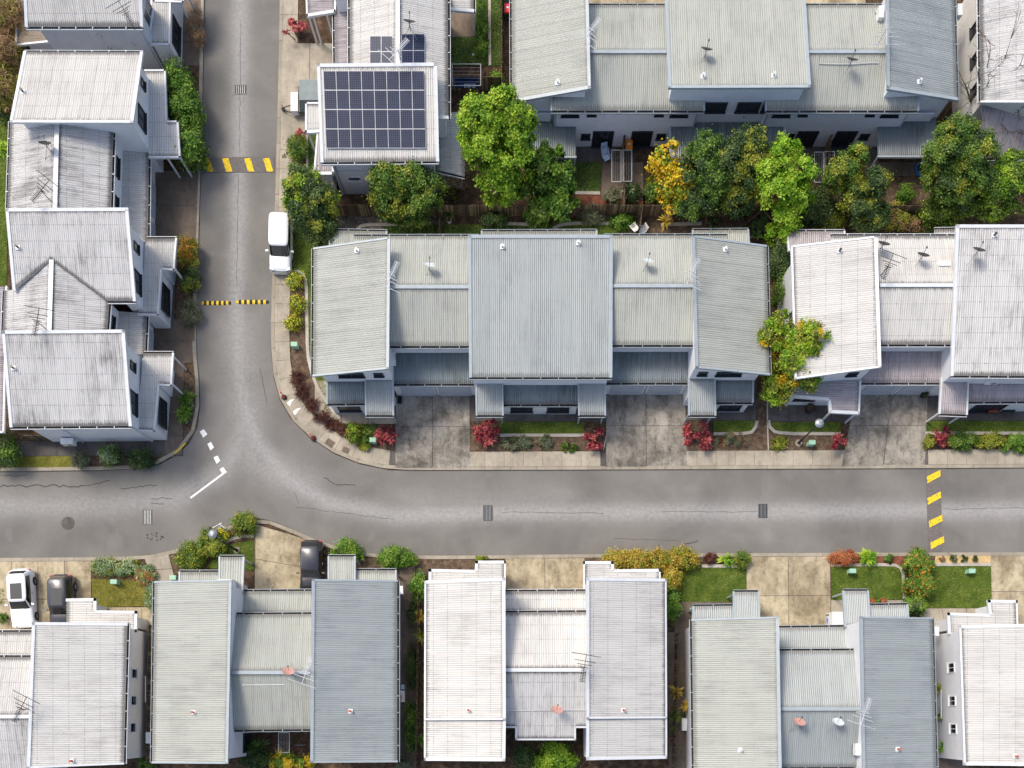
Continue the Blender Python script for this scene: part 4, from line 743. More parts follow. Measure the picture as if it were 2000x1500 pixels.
# --- bottom row
def lroof(bb, pts, m, ed): return bb.roof(pts, 'h', ed, m, .35, name='porch_roof')
b = Bld('terrace_house', 150, 1360, 'white roofed house at bottom left with small windows in its bare side wall', wall='render_cream')
O1 = b.roof([(64, 1216, 6.6), (249, 1217, 5.4), (242, 1492, 5.4), (54, 1500, 6.6)], 'h', 'cgbc', RW, [.3, .3, .3, .3]); b.vent(O1, 142, 1486, 6., 'terracotta')
for t_ in (.24, .45, .66): b.window(O1, 'E', t_, .75, 2.6, 3.7, 'frame_white', 'glass', mull=0)
b.roof([(-60, 1234, 3.0), (70, 1234, 3.0), (70, 1284, 3.3), (-60, 1284, 3.3)], 'v', 'g---', RW, .35); b.roof([(-60, 1283, 5.2), (76, 1283, 5.2), (76, 1399, 6.2), (-60, 1399, 6.2)], 'v', 'g---', RW, .2); b.roof([(-60, 1400, 6.2), (76, 1400, 6.2), (76, 1530, 5.1), (-60, 1530, 5.1)], 'v', '----', RO, .2); b.ridge((-60, 1399.5, 6.21), (58, 1399.5, 6.21), .13)
lroof(b, [(130, 1170, 3.1), (188, 1169, 3.1), (188, 1193, 3.1), (268, 1194, 3.1), (267, 1234, 3.1), (130, 1234, 3.1)], RW, 'ccccc-')
b.o('hand_rail', MB().tube((*P(284, 1320, 1.9), 1.9), (*P(284, 1372, 1.9), 1.9), .04), 'steel_pale')
def pair(label, px, py, Lr, Rr, stp, up, lo, por, mL, mR, mM, trim='trim_grey', ridge=None, wall='render_white'):
    bb = Bld('terrace_house', px, py, label, trim=trim, wall=wall)
    l_ = bb.roof(Lr, 'h', 'bcbg', mL, [.3, .15, .3, .35]); r_ = bb.roof(Rr, 'h', 'bgbc', mR, [.3, .35, .3, .15])
    bb.roof(stp, 'v', 'g---', mM, .4); bb.roof(up, 'v', 'g---', mM, .2); bb.roof(lo, 'v', '-'*(len(lo)) if len(lo) > 4 else '--g-', mM, .25); bb.ridge(*ridge, .13)
    for p_ in por: bb.roof(p_, 'v', 'gb-b', mM, None, name='porch_roof'); bb.post(p_[0][0]+3, p_[0][1]+4, p_[0][2]-.1); bb.post(p_[1][0]-3, p_[1][1]+4, p_[1][2]-.1)
    return bb, l_, r_
b, l_, r_ = pair('grey roofed pair of houses at lower left with black car in the driveway', 540, 1330, [(302, 1136, 5.4), (452, 1133, 6.9), (445, 1491, 6.9), (297, 1490, 5.4)], [(610, 1132, 6.9), (776, 1134, 5.4), (776, 1488, 5.4), (607, 1489, 6.9)], [(462, 1155, 3.0), (628, 1154, 3.0), (628, 1199, 3.3), (462, 1199, 3.3)], [(438, 1200, 5.0), (628, 1199, 5.0), (628, 1313, 6.1), (438, 1313, 6.1)], [(438, 1314, 6.1), (628, 1314, 6.1), (628, 1424, 5.0), (438, 1426, 5.0)],
    [[(350, 1117, 2.8), (430, 1117, 2.8), (430, 1142, 3.0), (350, 1142, 3.0)], [(428, 1088, 3.0), (477, 1088, 3.0), (474, 1160, 3.4), (428, 1160, 3.4)], [(641, 1087, 3.0), (694, 1087, 3.0), (694, 1142, 3.3), (641, 1142, 3.3)], [(695, 1114, 2.8), (774, 1114, 2.8), (774, 1142, 3.0), (695, 1142, 3.0)]], RG, RB, RG, ridge=((452, 1313.5, 6.11), (607, 1313.5, 6.11)))
b.window(l_, 'E', .08, 1.5, .4, 2.5, 'frame_dark', 'glass', mull=7); b.vent(l_, 379, 1391, 6.1, 'terracotta'); b.vent(r_, 685, 1389, 6.2, 'terracotta'); b.o('wall', MB().prism(ccw([P(432, 1135, 3.3), P(462, 1135, 3.3), P(462, 1197, 3.3), P(432, 1197, 3.3)]), .1, 4.4), 'render_white')
b = Bld('terrace_house', 1065, 1300, 'white roofed pair of houses at bottom centre with stained driveway between')
OL = b.roof([(830, 1135, 5.4), (986, 1129, 6.9), (987, 1405, 6.9), (829, 1406, 5.4)], 'h', 'ccbb', RW, [.3, .15, .02, .35]); OR = b.roof([(1146, 1129, 6.9), (1301, 1131, 5.4), (1302, 1402, 5.4), (1146, 1403, 6.9)], 'h', 'cbbc', RW, [.3, .35, .02, .15])
b.roof([(829, 1404, 5.2), (987, 1403, 6.65), (986, 1486, 6.65), (829, 1485, 5.2)], 'h', '-ccb', RW, [.02, .15, .3, .35]); b.roof([(1146, 1402, 6.65), (1302, 1401, 5.2), (1302, 1481, 5.2), (1146, 1484, 6.65)], 'h', '-bcc', RW, [.02, .35, .3, .15])
b.roof([(975, 1155, 3.0), (1160, 1154, 3.0), (1160, 1196, 3.3), (975, 1196, 3.3)], 'v', 'g---', RW, .4); b.roof([(975, 1196, 5.0), (1162, 1195, 5.0), (1162, 1307, 6.1), (975, 1308, 6.1)], 'v', 'g---', RW, .2); b.ridge((988, 1308.5, 6.11), (1145, 1308.5, 6.11), .13)
b.roof([(975, 1309, 6.1), (1162, 1309, 6.1), (1162, 1421, 5.0), (1124, 1421, 5.0), (1124, 1445, 4.76), (1007, 1445, 4.76), (1007, 1421, 5.0), (975, 1421, 5.0)], 'v', '--bbbbb-', RO, .2); b.vent(OL, 915, 1387, 6.2, 'terracotta'); b.vent(OR, 1217, 1387, 6.2, 'terracotta')
lroof(b, [(838, 1112, 3.0), (928, 1114, 3.0), (929, 1096, 3.0), (987, 1096, 3.0), (987, 1150, 3.0), (838, 1150, 3.0)], RW, 'cccb-c'); lroof(b, [(1140, 1097, 3.0), (1198, 1097, 3.0), (1199, 1113, 3.0), (1289, 1112, 3.0), (1290, 1150, 3.0), (1140, 1150, 3.0)], RW, 'cccb-b')
b, l_, r_ = pair('grey roofed pair of houses at lower right with two dishes on the low roof', 1590, 1380, [(1351, 1210, 5.4), (1520, 1205, 6.9), (1526, 1530, 6.9), (1355, 1530, 5.4)], [(1680, 1205, 6.9), (1821, 1207, 5.4), (1830, 1530, 5.4), (1686, 1530, 6.9)], [(1508, 1226, 3.0), (1656, 1224, 3.0), (1656, 1271, 3.3), (1508, 1271, 3.3)], [(1508, 1271, 5.0), (1698, 1270, 5.0), (1698, 1384, 6.1), (1508, 1384, 6.1)], [(1508, 1385, 6.1), (1700, 1385, 6.1), (1702, 1498, 5.0), (1508, 1499, 5.0)],
    [[(1353, 1184, 2.8), (1433, 1183, 2.8), (1433, 1214, 3.0), (1352, 1214, 3.0)], [(1432, 1156, 3.0), (1482, 1156, 3.0), (1484, 1214, 3.3), (1433, 1214, 3.3)], [(1646, 1154, 3.0), (1696, 1154, 3.0), (1700, 1224, 3.4), (1650, 1224, 3.4)], [(1698, 1182, 2.8), (1773, 1181, 2.8), (1775, 1212, 3.0), (1700, 1212, 3.0)]], RG, RB, RB, ridge=((1525, 1384.5, 6.11), (1682, 1384.5, 6.11)))
b.vent(l_, 1446, 1465, 6.3); b.vent(r_, 1753, 1463, 6.2, 'terracotta'); b.o('wall', MB().prism(ccw([P(1654, 1222, 3.3), P(1690, 1222, 3.3), P(1690, 1268, 3.3), P(1656, 1268, 3.3)]), .1, 4.4), 'render_white'); b.o('wall', MB().prism(ccw([P(1625, 1195, 1.5), P(1652, 1195, 1.5), P(1652, 1222, 1.5), P(1625, 1222, 1.5)]), .1, 1.6), 'render_white')
b = Bld('terrace_house', 1970, 1360, 'white roofed house in the bottom right corner with windows facing the narrow side gap')
O7 = b.roof([(1874, 1222, 5.4), (2080, 1218, 7.0), (2080, 1496, 7.0), (1883, 1494, 5.4)], 'h', 'c-cb', RW, [.3, .3, .3, .3]); b.vent(O7, 1982, 1477, 6.2, 'terracotta')
for t_ in (.76, .54, .28): b.window(O7, 'W', t_, .75, 2.6, 3.7, 'frame_white', 'glass', mull=1)
b.o('wall_band', MB().box((*P(1838, 1375, 2.0), 2.0), (.06, 2.2, .1)), 'trim_white'); lroof(b, [(1850, 1197, 3.1), (1932, 1200, 3.1), (1929, 1172, 3.1), (1986, 1173, 3.1), (1988, 1238, 3.1), (1852, 1238, 3.1)], RW, 'cccb-c')
# ---------------------------------------------------------------- plants
RNG = np.random.default_rng(11)
def leaf_cloud(lobes, n, ln, wd, clump=.38, up=.35, fill=.35, nclump=None, rng=RNG, upright=0.):
    """leaf centres/axes spread in clumps over ellipsoid lobes (x,y,z,rx,ry,rz)"""
    lob = np.array(lobes, float); ar = lob[:, 3]*lob[:, 4]+lob[:, 3]*lob[:, 5]; k = nclump or max(12, n//45)
    li = rng.choice(len(lob), k, p=ar/ar.sum()); d = rng.normal(size=(k, 3)); d[:, 2] = d[:, 2]+up; d /= np.linalg.norm(d, axis=1)[:, None]
    rr = 1-fill*rng.random(k)**1.6; cc = lob[li, :3]+d*lob[li, 3:6]*rr[:, None]
    ci = rng.integers(0, k, n); sc = (lob[li[ci], 3:6].mean(1))[:, None]
    C = cc[ci]+rng.normal(size=(n, 3))*clump*np.minimum(sc, 1.3)*np.array([.55, .55, .38])
    N = d[ci]+rng.normal(size=(n, 3))*.55+np.array([0, 0, .35]); N /= np.linalg.norm(N, axis=1)[:, None]
    T = rng.normal(size=(n, 3)); T[:, 2] += upright*3; T -= (T*N).sum(1)[:, None]*N; T /= np.linalg.norm(T, axis=1)[:, None]; B = np.cross(N, T)
    s = rng.uniform(.6, 1.3, (n, 1)); C[:, 2] = np.maximum(C[:, 2], .16)
    leaf_cloud.ci = ci; leaf_cloud.hz = cc[:, 2]; return C, T*ln/2*s, B*wd/2*s
def branchy(mb, base, tips, r, rng=RNG, fork=.45):
    base = np.array(base, float); top = np.mean(np.array(tips), 0); fk = base+(top-base)*fork; fk[2] = base[2]+(top[2]-base[2])*fork
    mb.tube(base, fk, r, r*.75)
    for t_ in tips:
        t_ = np.array(t_, float); m_ = (fk+t_)/2+rng.normal(size=3)*.12*np.linalg.norm(t_-fk)*.5; mb.tube(fk, m_, r*.6, r*.4, 6); mb.tube(m_, t_, r*.4, r*.12, 6)
def plant(name, px, py, h, lobes, n, leaf, label, cat, group=None, ln=.24, wd=.13, trunk=.12, bark='bark', extra=None, clump=.38, fill=.35, up=.35, lean=None, part='crown', nclump=None, base=YZ, upright=0.):
    """lobes in pixels: (px,py,z, rx px, ry px, rz m)"""
    L = []
    for q in lobes:
        x, y = P(q[0], q[1], q[2]); s = (H-q[2])/F; L.append((x, y, q[2], q[3]*s, q[4]*s, q[5]))
    x0, y0 = P(px, py, h) if lean is None else P(*lean); off = (x0, y0, base); e = empty(name, off, label, cat, group)
    mb = MB(); branchy(mb, off, [(q[0], q[1], q[2]+q[5]*.3) for q in L] if len(L) > 1 else [(L[0][0]+a*L[0][3]*.5, L[0][1]+c*L[0][4]*.5, L[0][2]+L[0][5]*.4) for a, c in ((.6, .4), (-.6, .3), (0, -.6))], trunk); obj('trunk', mb, bark, e, off, True)
    big = part == 'crown' and name != 'yellow_tree'; n = int(n*(4.6 if big else 2.2)); clump = .27 if big else clump; nclump = n//150 if big else nclump; s_ = 1.12 if big else 1.06; L = [(*q[:3], q[3]*s_, q[4]*s_, q[5]*s_) for q in L]; ln *= .78; wd *= .92
    C, U, V = leaf_cloud(L, n, ln, wd, clump, up, fill, nclump, upright=upright); mats = [leaf]; mi = None
    if extra:
        mats = [leaf]+[m for m, f in extra]; mi = np.zeros(n, int); r_ = RNG.random(leaf_cloud.hz.shape[0])[leaf_cloud.ci] if not any(m.startswith('flower') for m, f in extra) else RNG.random(n); acc = 0
        for j, (m, f) in enumerate(extra): mi[(r_ >= acc) & (r_ < acc+f)] = j+1; acc += f
    quads(part, C, U, V, mats, e, off, mi); return e
TG = 'trees in the back gardens'
plant('leafy_tree', 965, 300, 5, [(940, 235, 7.5, 36, 36, 1.5), (985, 215, 8, 34, 30, 1.4), (1010, 250, 6.8, 30, 34, 1.4), (950, 290, 6.3, 40, 40, 1.6), (1000, 310, 5.6, 40, 40, 1.6), (975, 355, 4.4, 36, 34, 1.5), (920, 260, 5.8, 24, 30, 1.2)], 9000, 'leaf_bright', 'tall bright green tree between the solar house and the grey terrace', 'tree', TG, .26, .15, .2, lean=(985, 395, 0))
plant('leafy_tree', 1065, 360, 3, [(1060, 330, 3.8, 34, 28, 1.), (1100, 345, 3.4, 26, 26, .9), (1045, 375, 3.0, 32, 28, .9), (1090, 395, 2.6, 30, 28, .9), (1055, 420, 2.0, 26, 20, .8), (1075, 300, 3.8, 20, 20, .8)], 4200, 'leaf_mid', 'broadleaf tree with loose glossy foliage beside the tall bright green tree', 'tree', TG, .32, .2, .12, extra=[('leaf_hedge', .4)], lean=(1052, 440, 0), fill=.6)
plant('leafy_tree', 790, 378, 3.5, [(755, 350, 4.6, 30, 28, 1.2), (800, 345, 4.8, 32, 26, 1.2), (835, 370, 4.2, 30, 30, 1.2), (765, 390, 3.6, 36, 32, 1.2), (815, 400, 3.4, 34, 30, 1.2), (790, 420, 2.6, 30, 18, 1.)], 7000, 'leaf_mid', 'round dense dark green tree below the solar house', 'tree', TG, .2, .12, .15, extra=[('leaf_olive', .25)], lean=(800, 440, 0))
plant('leafy_tree', 607, 405, 3.5, [(595, 365, 4.0, 32, 28, 1.2), (625, 395, 3.8, 30, 28, 1.2), (590, 405, 3.5, 30, 30, 1.2), (625, 440, 2.8, 28, 34, 1.1), (600, 430, 3, 26, 26, 1.)], 6500, 'leaf_dark', 'dark green glossy tree at the footpath behind the white van', 'tree', TG, .2, .12, .14, extra=[('leaf_olive', .22), ('leaf_bright', .15)], lean=(612, 440, 0))
plant('yellow_tree', 1315, 340, 4, [(1300, 310, 4.8, 28, 26, 1.), (1325, 350, 4.2, 32, 34, 1.), (1290, 335, 4.2, 24, 26, .9), (1320, 285, 5.4, 14, 14, .6), (1315, 400, 2.8, 20, 22, .7), (1300, 370, 3.6, 20, 18, .7)], 1500, 'leaf_yellow', 'half bare tree with yellow autumn leaves behind the middle terrace', 'tree', TG, .24, .17, .1, 'bark_pale', extra=[('leaf_bright', .3)], fill=.8, lean=(1310, 435, 0), nclump=170, clump=.34)
plant('leafy_tree', 1375, 350, 3.5, [(1380, 295, 5.4, 26, 26, 1.2), (1365, 330, 4.8, 34, 34, 1.3), (1395, 340, 4.6, 28, 34, 1.2), (1370, 380, 3.6, 34, 34, 1.2), (1350, 410, 2.8, 26, 22, 1.)], 7000, 'leaf_mid', 'dense blue green tree right of the yellow tree', 'tree', TG, .2, .11, .14, extra=[('leaf_dark', .4)], lean=(1380, 435, 0))
plant('leafy_tree', 1455, 330, 4, [(1460, 280, 5.8, 32, 24, 1.1), (1435, 310, 5.2, 32, 30, 1.2), (1480, 310, 5.2, 34, 30, 1.2), (1450, 350, 4, 38, 36, 1.3), (1435, 390, 3, 34, 28, 1.)], 7500, 'leaf_olive', 'olive tree with yellowish top above the middle terrace', 'tree', TG, .2, .11, .14, extra=[('leaf_dark', .45)], lean=(1450, 430, 0))
plant('leafy_tree', 1530, 370, 4, [(1530, 300, 6.0, 26, 26, 1.), (1500, 335, 5.2, 24, 24, 1.), (1560, 335, 5.4, 30, 28, 1.), (1520, 370, 4.6, 34, 32, 1.1), (1565, 385, 4.2, 22, 24, .9), (1535, 420, 3.2, 30, 30, 1.), (1525, 455, 2.4, 24, 20, .8)], 7000, 'leaf_lime', 'vivid lime green tree leaning over the back fence', 'tree', TG, .22, .13, .13, lean=(1455, 440, 0), fill=.5, clump=.3)
plant('leafy_tree', 1660, 330, 3.5, [(1675, 308, 4.8, 18, 18, .9), (1650, 335, 4.2, 28, 26, 1.), (1630, 350, 3.6, 20, 18, .8), (1660, 365, 3.4, 28, 22, .9)], 4200, 'leaf_mid', 'upright green and gold tree left of the concrete back patio', 'tree', TG, .2, .11, .1, extra=[('leaf_olive', .35)], lean=(1665, 415, 0))
plant('leafy_tree', 1690, 395, 3., [(1705, 360, 4.0, 28, 26, 1.), (1680, 395, 3.2, 32, 30, 1.), (1700, 425, 2.4, 34, 28, .9)], 4800, 'leaf_dark', 'dark green tree with golden tips close above the white terrace', 'tree', TG, .2, .11, .1, extra=[('leaf_olive', .3)], lean=(1695, 445, 0))
plant('leafy_tree', 1875, 330, 4, [(1870, 265, 6.0, 40, 26, 1.2), (1845, 300, 5.4, 34, 32, 1.2), (1905, 300, 5.4, 38, 36, 1.3), (1840, 345, 4.2, 32, 32, 1.2), (1885, 350, 4.4, 42, 36, 1.3), (1870, 390, 3.2, 36, 26, 1.)], 9500, 'leaf_mid', 'large rounded green tree at the right beside the blue pool', 'tree', TG, .2, .11, .16, extra=[('leaf_olive', .22), ('leaf_dark', .2)], lean=(1890, 425, 0))
plant('leafy_tree', 1960, 365, 3.5, [(1985, 325, 4.4, 30, 24, 1.), (1955, 355, 4.0, 34, 32, 1.1), (1990, 375, 3.6, 30, 32, 1.1), (1940, 395, 2.8, 34, 26, 1.)], 6000, 'leaf_mid', 'spreading green tree at the right edge above the white terrace', 'tree', TG, .2, .12, .13, extra=[('leaf_bright', .3)], lean=(1965, 425, 0))
plant('street_tree', 1550, 690, 4.5, [(1515, 650, 5.8, 28, 30, .9), (1555, 660, 5.6, 26, 30, .9), (1588, 664, 6.0, 26, 26, .9), (1545, 705, 5.0, 36, 38, 1.1), (1578, 735, 4.6, 30, 28, .9), (1520, 750, 3.4, 28, 36, .9), (1528, 618, 6.0, 12, 14, .5)], 7000, 'leaf_olive', 'yellow green tree growing between the middle and right terraces', 'tree', None, .24, .12, .12, extra=[('leaf_bright', .5), ('leaf_yellow', .05)], lean=(1512, 790, 0), fill=.6, clump=.3)
SG = 'shrubs in the back gardens'
def shrub(px, py, rx, ry, z, leaf, label, n=None, group=SG, ln=.16, wd=.09, extra=None, name='shrub', rz=None, fill=.35, clump=.34, upright=0., cat='shrub'):
    a = rx*ry; n = n or int(min(4200, max(350, a*3.2))); rz = rz or max(.25, z*.55); L = []
    k = 1 if a < 500 else 3 if a < 1500 else 5
    for i in range(k):
        if k == 1: L.append((px, py, z*.55, rx, ry, rz))
        else:
            an = 6.283*i/k+.5; L.append((px+math.cos(an)*rx*.42, py+math.sin(an)*ry*.42, z*.55, rx*.62, ry*.62, rz*RNG.uniform(.85, 1.1)))
    return plant(name, px, py, z*.5, L, n, leaf, label, cat, group, ln, wd, .035, 'bark', extra, clump, fill, .4, part='foliage', upright=upright)
shrub(1600, 410, 40, 36, 1.8, 'leaf_dark', 'low dark shrub right of the lime green tree'); shrub(1745, 425, 30, 26, 1.5, 'leaf_olive', 'straggly olive shrub above the white terrace roof', extra=[('leaf_dry', .3)]); shrub(1835, 412, 46, 28, 1.8, 'leaf_hedge', 'yellow flowering shrub below the large right tree', extra=[('flower_yellow', .08), ('leaf_dark', .3)])
shrub(890, 340, 36, 50, 2.2, 'leaf_dry', 'thin brown twiggy shrub under the tall bright green tree', 700, extra=[('leaf_olive', .35)], fill=.8); shrub(965, 430, 26, 14, 1., 'leaf_dark', 'dark low shrub in the shaded bed behind the middle terrace'); shrub(1155, 420, 24, 16, 1.0, 'leaf_grey', 'grey green shrub against the timber back fence'); shrub(1215, 432, 24, 14, .8, 'leaf_hedge', 'glossy green low shrub by the white garden furniture')
shrub(1235, 375, 14, 18, .9, 'leaf_dark', 'small dark plant beside the concrete clothesline pad'); shrub(1195, 385, 14, 16, .8, 'leaf_grey', 'small grey green tuft below the concrete clothesline pad'); shrub(1285, 375, 34, 18, .7, 'leaf_mid', 'low green ground shrub under the yellow tree'); shrub(1768, 378, 16, 16, 1., 'leaf_hedge', 'light green frangipani like shrub in the mulch near the patio'); shrub(1520, 510, 20, 40, 2.4, 'leaf_dark', 'tall dark shrub in the gap between middle and right terraces', group=None); shrub(1530, 570, 18, 36, 2.2, 'leaf_mid', 'green shrub halfway down the gap between the two terraces', group=None)
shrub(1490, 440, 26, 20, 1.2, 'leaf_dark', 'dark shrub at the right end of the middle terrace back garden'); shrub(1625, 435, 24, 16, 1.4, 'leaf_olive', 'olive shrub behind the white terrace patio roof'); shrub(1785, 435, 28, 14, .9, 'leaf_dry', 'brown dead shrub heap in the right back garden', 500)
shrub(940, 60, 14, 60, .8, 'leaf_hedge', 'leafy weeds along the paling fence at the top', 900); shrub(970, 160, 12, 22, .9, 'leaf_hedge', 'weedy clump by the fence corner near the clothesline')
# side street, left side
shrub(347, 165, 28, 36, 2.8, 'leaf_hedge', 'topmost bushy part of the green hedge by the left terrace', 2600, 'hedge plants by the left kerb', .2, .13); shrub(365, 215, 30, 40, 3.0, 'leaf_hedge', 'middle bushy part of the green hedge by the left terrace', 3200, 'hedge plants by the left kerb', .2, .13); shrub(372, 285, 28, 46, 2.8, 'leaf_hedge', 'lowest bushy part of the green hedge beside the painted hump', 3200, 'hedge plants by the left kerb', .2, .13, extra=[('leaf_dark', .25)])
shrub(383, 38, 20, 30, 1.6, 'leaf_dry', 'bare brown shrub by the kerb at the top of the side street', 900, 'shrubs by the left kerb', .2, .03, fill=.8); shrub(388, 76, 16, 18, 1.2, 'leaf_dry', 'smaller bare brown shrub just below the larger bare one', 600, 'shrubs by the left kerb', .2, .03, fill=.8)
shrub(366, 486, 19, 20, 1.6, 'leaf_orange', 'golden orange rounded shrub, topmost beside the left terrace', group='shrubs by the left kerb', extra=[('leaf_olive', .4)]); shrub(371, 515, 16, 16, 1.4, 'leaf_orange', 'smaller golden shrub touching the orange one', group='shrubs by the left kerb', extra=[('leaf_olive', .6)]); shrub(371, 545, 17, 24, 1.4, 'leaf_dark', 'dark green shrub below the golden shrubs', group='shrubs by the left kerb', extra=[('leaf_olive', .3)]); shrub(373, 612, 20, 28, 1.0, 'leaf_grey', 'greyish soft shrub level with the rubber speed bumps', group='shrubs by the left kerb', ln=.22, wd=.04)
shrub(157, 899, 18, 13, .9, 'leaf_grey', 'grey green shrub, leftmost of three below the left terrace', group='shrubs below the left terrace'); shrub(217, 889, 20, 19, 1.2, 'leaf_silver', 'pale green shrub, middle of three below the left terrace', group='shrubs below the left terrace', extra=[('leaf_mid', .4)]); shrub(274, 897, 26, 17, 1.1, 'leaf_dark', 'dark green shrub, rightmost of three below the left terrace', group='shrubs below the left terrace'); shrub(6, 880, 30, 36, 2.2, 'leaf_dark', 'big dark bush at the left edge below the left terrace', 3000, None, extra=[('leaf_hedge', .35)])
for i, (x, y, r_, h_) in enumerate(((20, 40, 40, 4.), (10, 110, 42, 4.), (15, 180, 34, 3.6))): shrub(x, y, r_*.8, r_, h_, 'leaf_dry', ('tangled bare vine mass in the top left corner', 'tangled bare vine mass left of the top white roof', 'tangled bare vine mass left of the stepped roofs')[i], 4200, 'bare vine masses at the left edge', .6, .05, extra=[('leaf_olive', .3)], fill=.9, clump=.5)
shrub(8, 225, 14, 18, 2., 'leaf_dark', 'dark shrub at the left edge under the vines', group=None)
# right kerb of the side street
for (x, y, l) in ((577, 547, 'yellow flowering round shrub nearest the white van'), (581, 594, 'yellow flowering round shrub level with the speed bumps, middle of three'), (573, 631, 'yellow flowering round shrub just above the green pillar box')): shrub(x, y, 15, 16, .9, 'leaf_mid', l, 900, 'yellow flowering shrubs by the footpath', .12, .07, extra=[('flower_yellow', .33)])
shrub(580, 290, 18, 22, 1.2, 'leaf_mid', 'rounded green shrub by the footpath left of the solar house', group=None, extra=[('leaf_olive', .3)]); shrub(577, 335, 11, 14, .9, 'leaf_mid', 'small green shrub above the dark glossy tree', group=None)
shrub(693, 846, 13, 18, 1.0, 'leaf_olive', 'light yellow green shrub at the end of the burgundy grasses', group='shrubs in the corner bed', extra=[('leaf_bright', .5)]); shrub(716, 852, 10, 14, .8, 'leaf_mid', 'small green shrub beside the green box and red cordyline', group='shrubs in the corner bed'); shrub(716, 872, 16, 8, .4, 'leaf_olive', 'low brownish ground plant next to the footpath corner', 400, 'shrubs in the corner bed')
shrub(1000, 868, 20, 12, .5, 'leaf_grey', 'grey low plant right of the big red cordyline', group='low bed plants before the middle terrace'); shrub(1025, 864, 14, 14, .5, 'leaf_grey', 'second grey low plant from the big red cordyline', group='low bed plants before the middle terrace'); shrub(1065, 864, 13, 14, .5, 'leaf_grey', 'third grey low plant from the big red cordyline', group='low bed plants before the middle terrace'); shrub(1110, 874, 15, 9, .4, 'leaf_mid', 'low green plant left of the small red cordyline', group='low bed plants before the middle terrace')
shrub(1432, 858, 36, 16, .7, 'leaf_grey', 'straggly pale dry plant in the bed before the end house', 700, None, .4, .03, extra=[('leaf_dry', .4)], fill=.9); shrub(1523, 866, 16, 14, .5, 'leaf_olive', 'low olive plant left of the right lamp post', 400, None); shrub(1880, 862, 30, 16, .8, 'leaf_mid', 'green hedge plant right of the bright red cordyline', group='hedge before the right terrace'); shrub(1935, 862, 34, 16, .8, 'leaf_olive', 'olive middle plant of the hedge before the right terrace', group='hedge before the right terrace'); shrub(1985, 868, 30, 18, .8, 'leaf_hedge', 'bright green last plant of the hedge at the right edge', group='hedge before the right terrace'); shrub(1815, 864, 10, 14, .7, 'leaf_olive', 'small olive plant at the driveway corner by bright red cordyline', group='hedge before the right terrace')
# bottom row front gardens
shrub(678, 1078, 30, 23, 1.5, 'leaf_hedge', 'clipped bright green bush right of the black car', 1900, 'clipped bushes along the lower kerb', .16, .11); shrub(773, 1089, 38, 21, 1.4, 'leaf_hedge', 'wide clipped green hedge right of the clipped bush', 2400, 'clipped bushes along the lower kerb', .16, .11); shrub(477, 1025, 23, 21, 1.1, 'leaf_olive', 'round olive shrub at the tip of the lower corner bed', group='shrubs in the lower corner bed', extra=[('leaf_mid', .5)]); shrub(370, 1088, 28, 28, 1.2, 'leaf_mid', 'dark olive shrub at the left end of the lower corner bed', group='shrubs in the lower corner bed', extra=[('leaf_olive', .4), ('flower_yellow', .02)]); shrub(412, 1063, 32, 28, 1.2, 'leaf_olive', 'larger olive shrub under the left lamp post', group='shrubs in the lower corner bed', extra=[('leaf_mid', .5)]); shrub(436, 1044, 13, 12, .8, 'leaf_mid', 'yellow flowering small shrub by the street sign', 500, 'shrubs in the lower corner bed', .12, .07, extra=[('flower_yellow', .45)])
for i, (x, y, rx, ry, l) in enumerate(((205, 1106, 26, 16, 'left part of the silvery groundcover by the lower left lawn'), (250, 1110, 30, 17, 'middle part of the silvery groundcover above the lower left lawn'), (285, 1124, 20, 18, 'right part of the silvery groundcover with rusty leaves'), (297, 1160, 12, 28, 'lower tail of the silvery groundcover beside the path'))): shrub(x, y, rx, ry, .55, 'leaf_silver', l, int(rx*ry*4), 'silvery groundcover plants', .14, .09, extra=[('leaf_olive', .18)] if i != 2 else [('leaf_rust', .2), ('leaf_olive', .2)], name='groundcover')
shrub(816, 1146, 14, 26, 1.4, 'leaf_hedge', 'bright green bush between two bottom houses near the path', group='plants in the lower side gap', ln=.18, wd=.12); shrub(806, 1200, 9, 24, 1., 'leaf_dark', 'dark creeper at the upper lower gap fence', group='plants in the lower side gap'); shrub(806, 1300, 9, 40, 1., 'leaf_dark', 'dark creeper halfway along the narrow gap fence', group='plants in the lower side gap'); shrub(804, 1420, 9, 46, 1., 'leaf_mid', 'dark creeper at the bottom of the narrow gap fence', group='plants in the lower side gap'); shrub(787, 1490, 14, 14, 1., 'leaf_grey', 'grey green bush at the bottom edge by the narrow gap', group='plants in the lower side gap')
HG = 'golden hedge plants on the lower kerb'
for x, y, rx, ry, l in ((1205, 1092, 26, 17, 'first golden hedge bush from the left on the lower kerb'), (1245, 1094, 24, 17, 'second golden hedge bush from the left, pale and pinkish'), (1283, 1094, 24, 18, 'third golden hedge bush from the left on the lower kerb'), (1330, 1090, 36, 22, 'largest golden hedge bush, at the right end by the lawn'), (1312, 1128, 18, 22, 'golden green hedge bush at the turn beside the lawn')): shrub(x, y, rx, ry, 1.5, 'leaf_gold', l, int(rx*ry*3.6), HG, .15, .1, extra=[('leaf_olive', .35)])
shrub(1313, 1180, 13, 40, 1.5, 'leaf_hedge', 'narrow green hedge running down beside the lower centre house', 1800, HG); shrub(1388, 1090, 12, 10, .7, 'leaf_burgundy', 'small dark bronze shrub right of the golden hedge', group='small plants by the lower lawn'); shrub(1449, 1093, 15, 15, 1., 'leaf_olive', 'round clipped olive shrub at the driveway edge', group='small plants by the lower lawn', extra=[('leaf_mid', .4)])
shrub(1648, 1090, 26, 13, .9, 'leaf_rust', 'rust red clipped bush right of the double driveway', 1500, 'small plants by the right lower lawn', .14, .09); shrub(1736, 1091, 8, 8, .5, 'leaf_mid', 'tiny green shrub in the red mulch', 350, 'small plants by the right lower lawn')
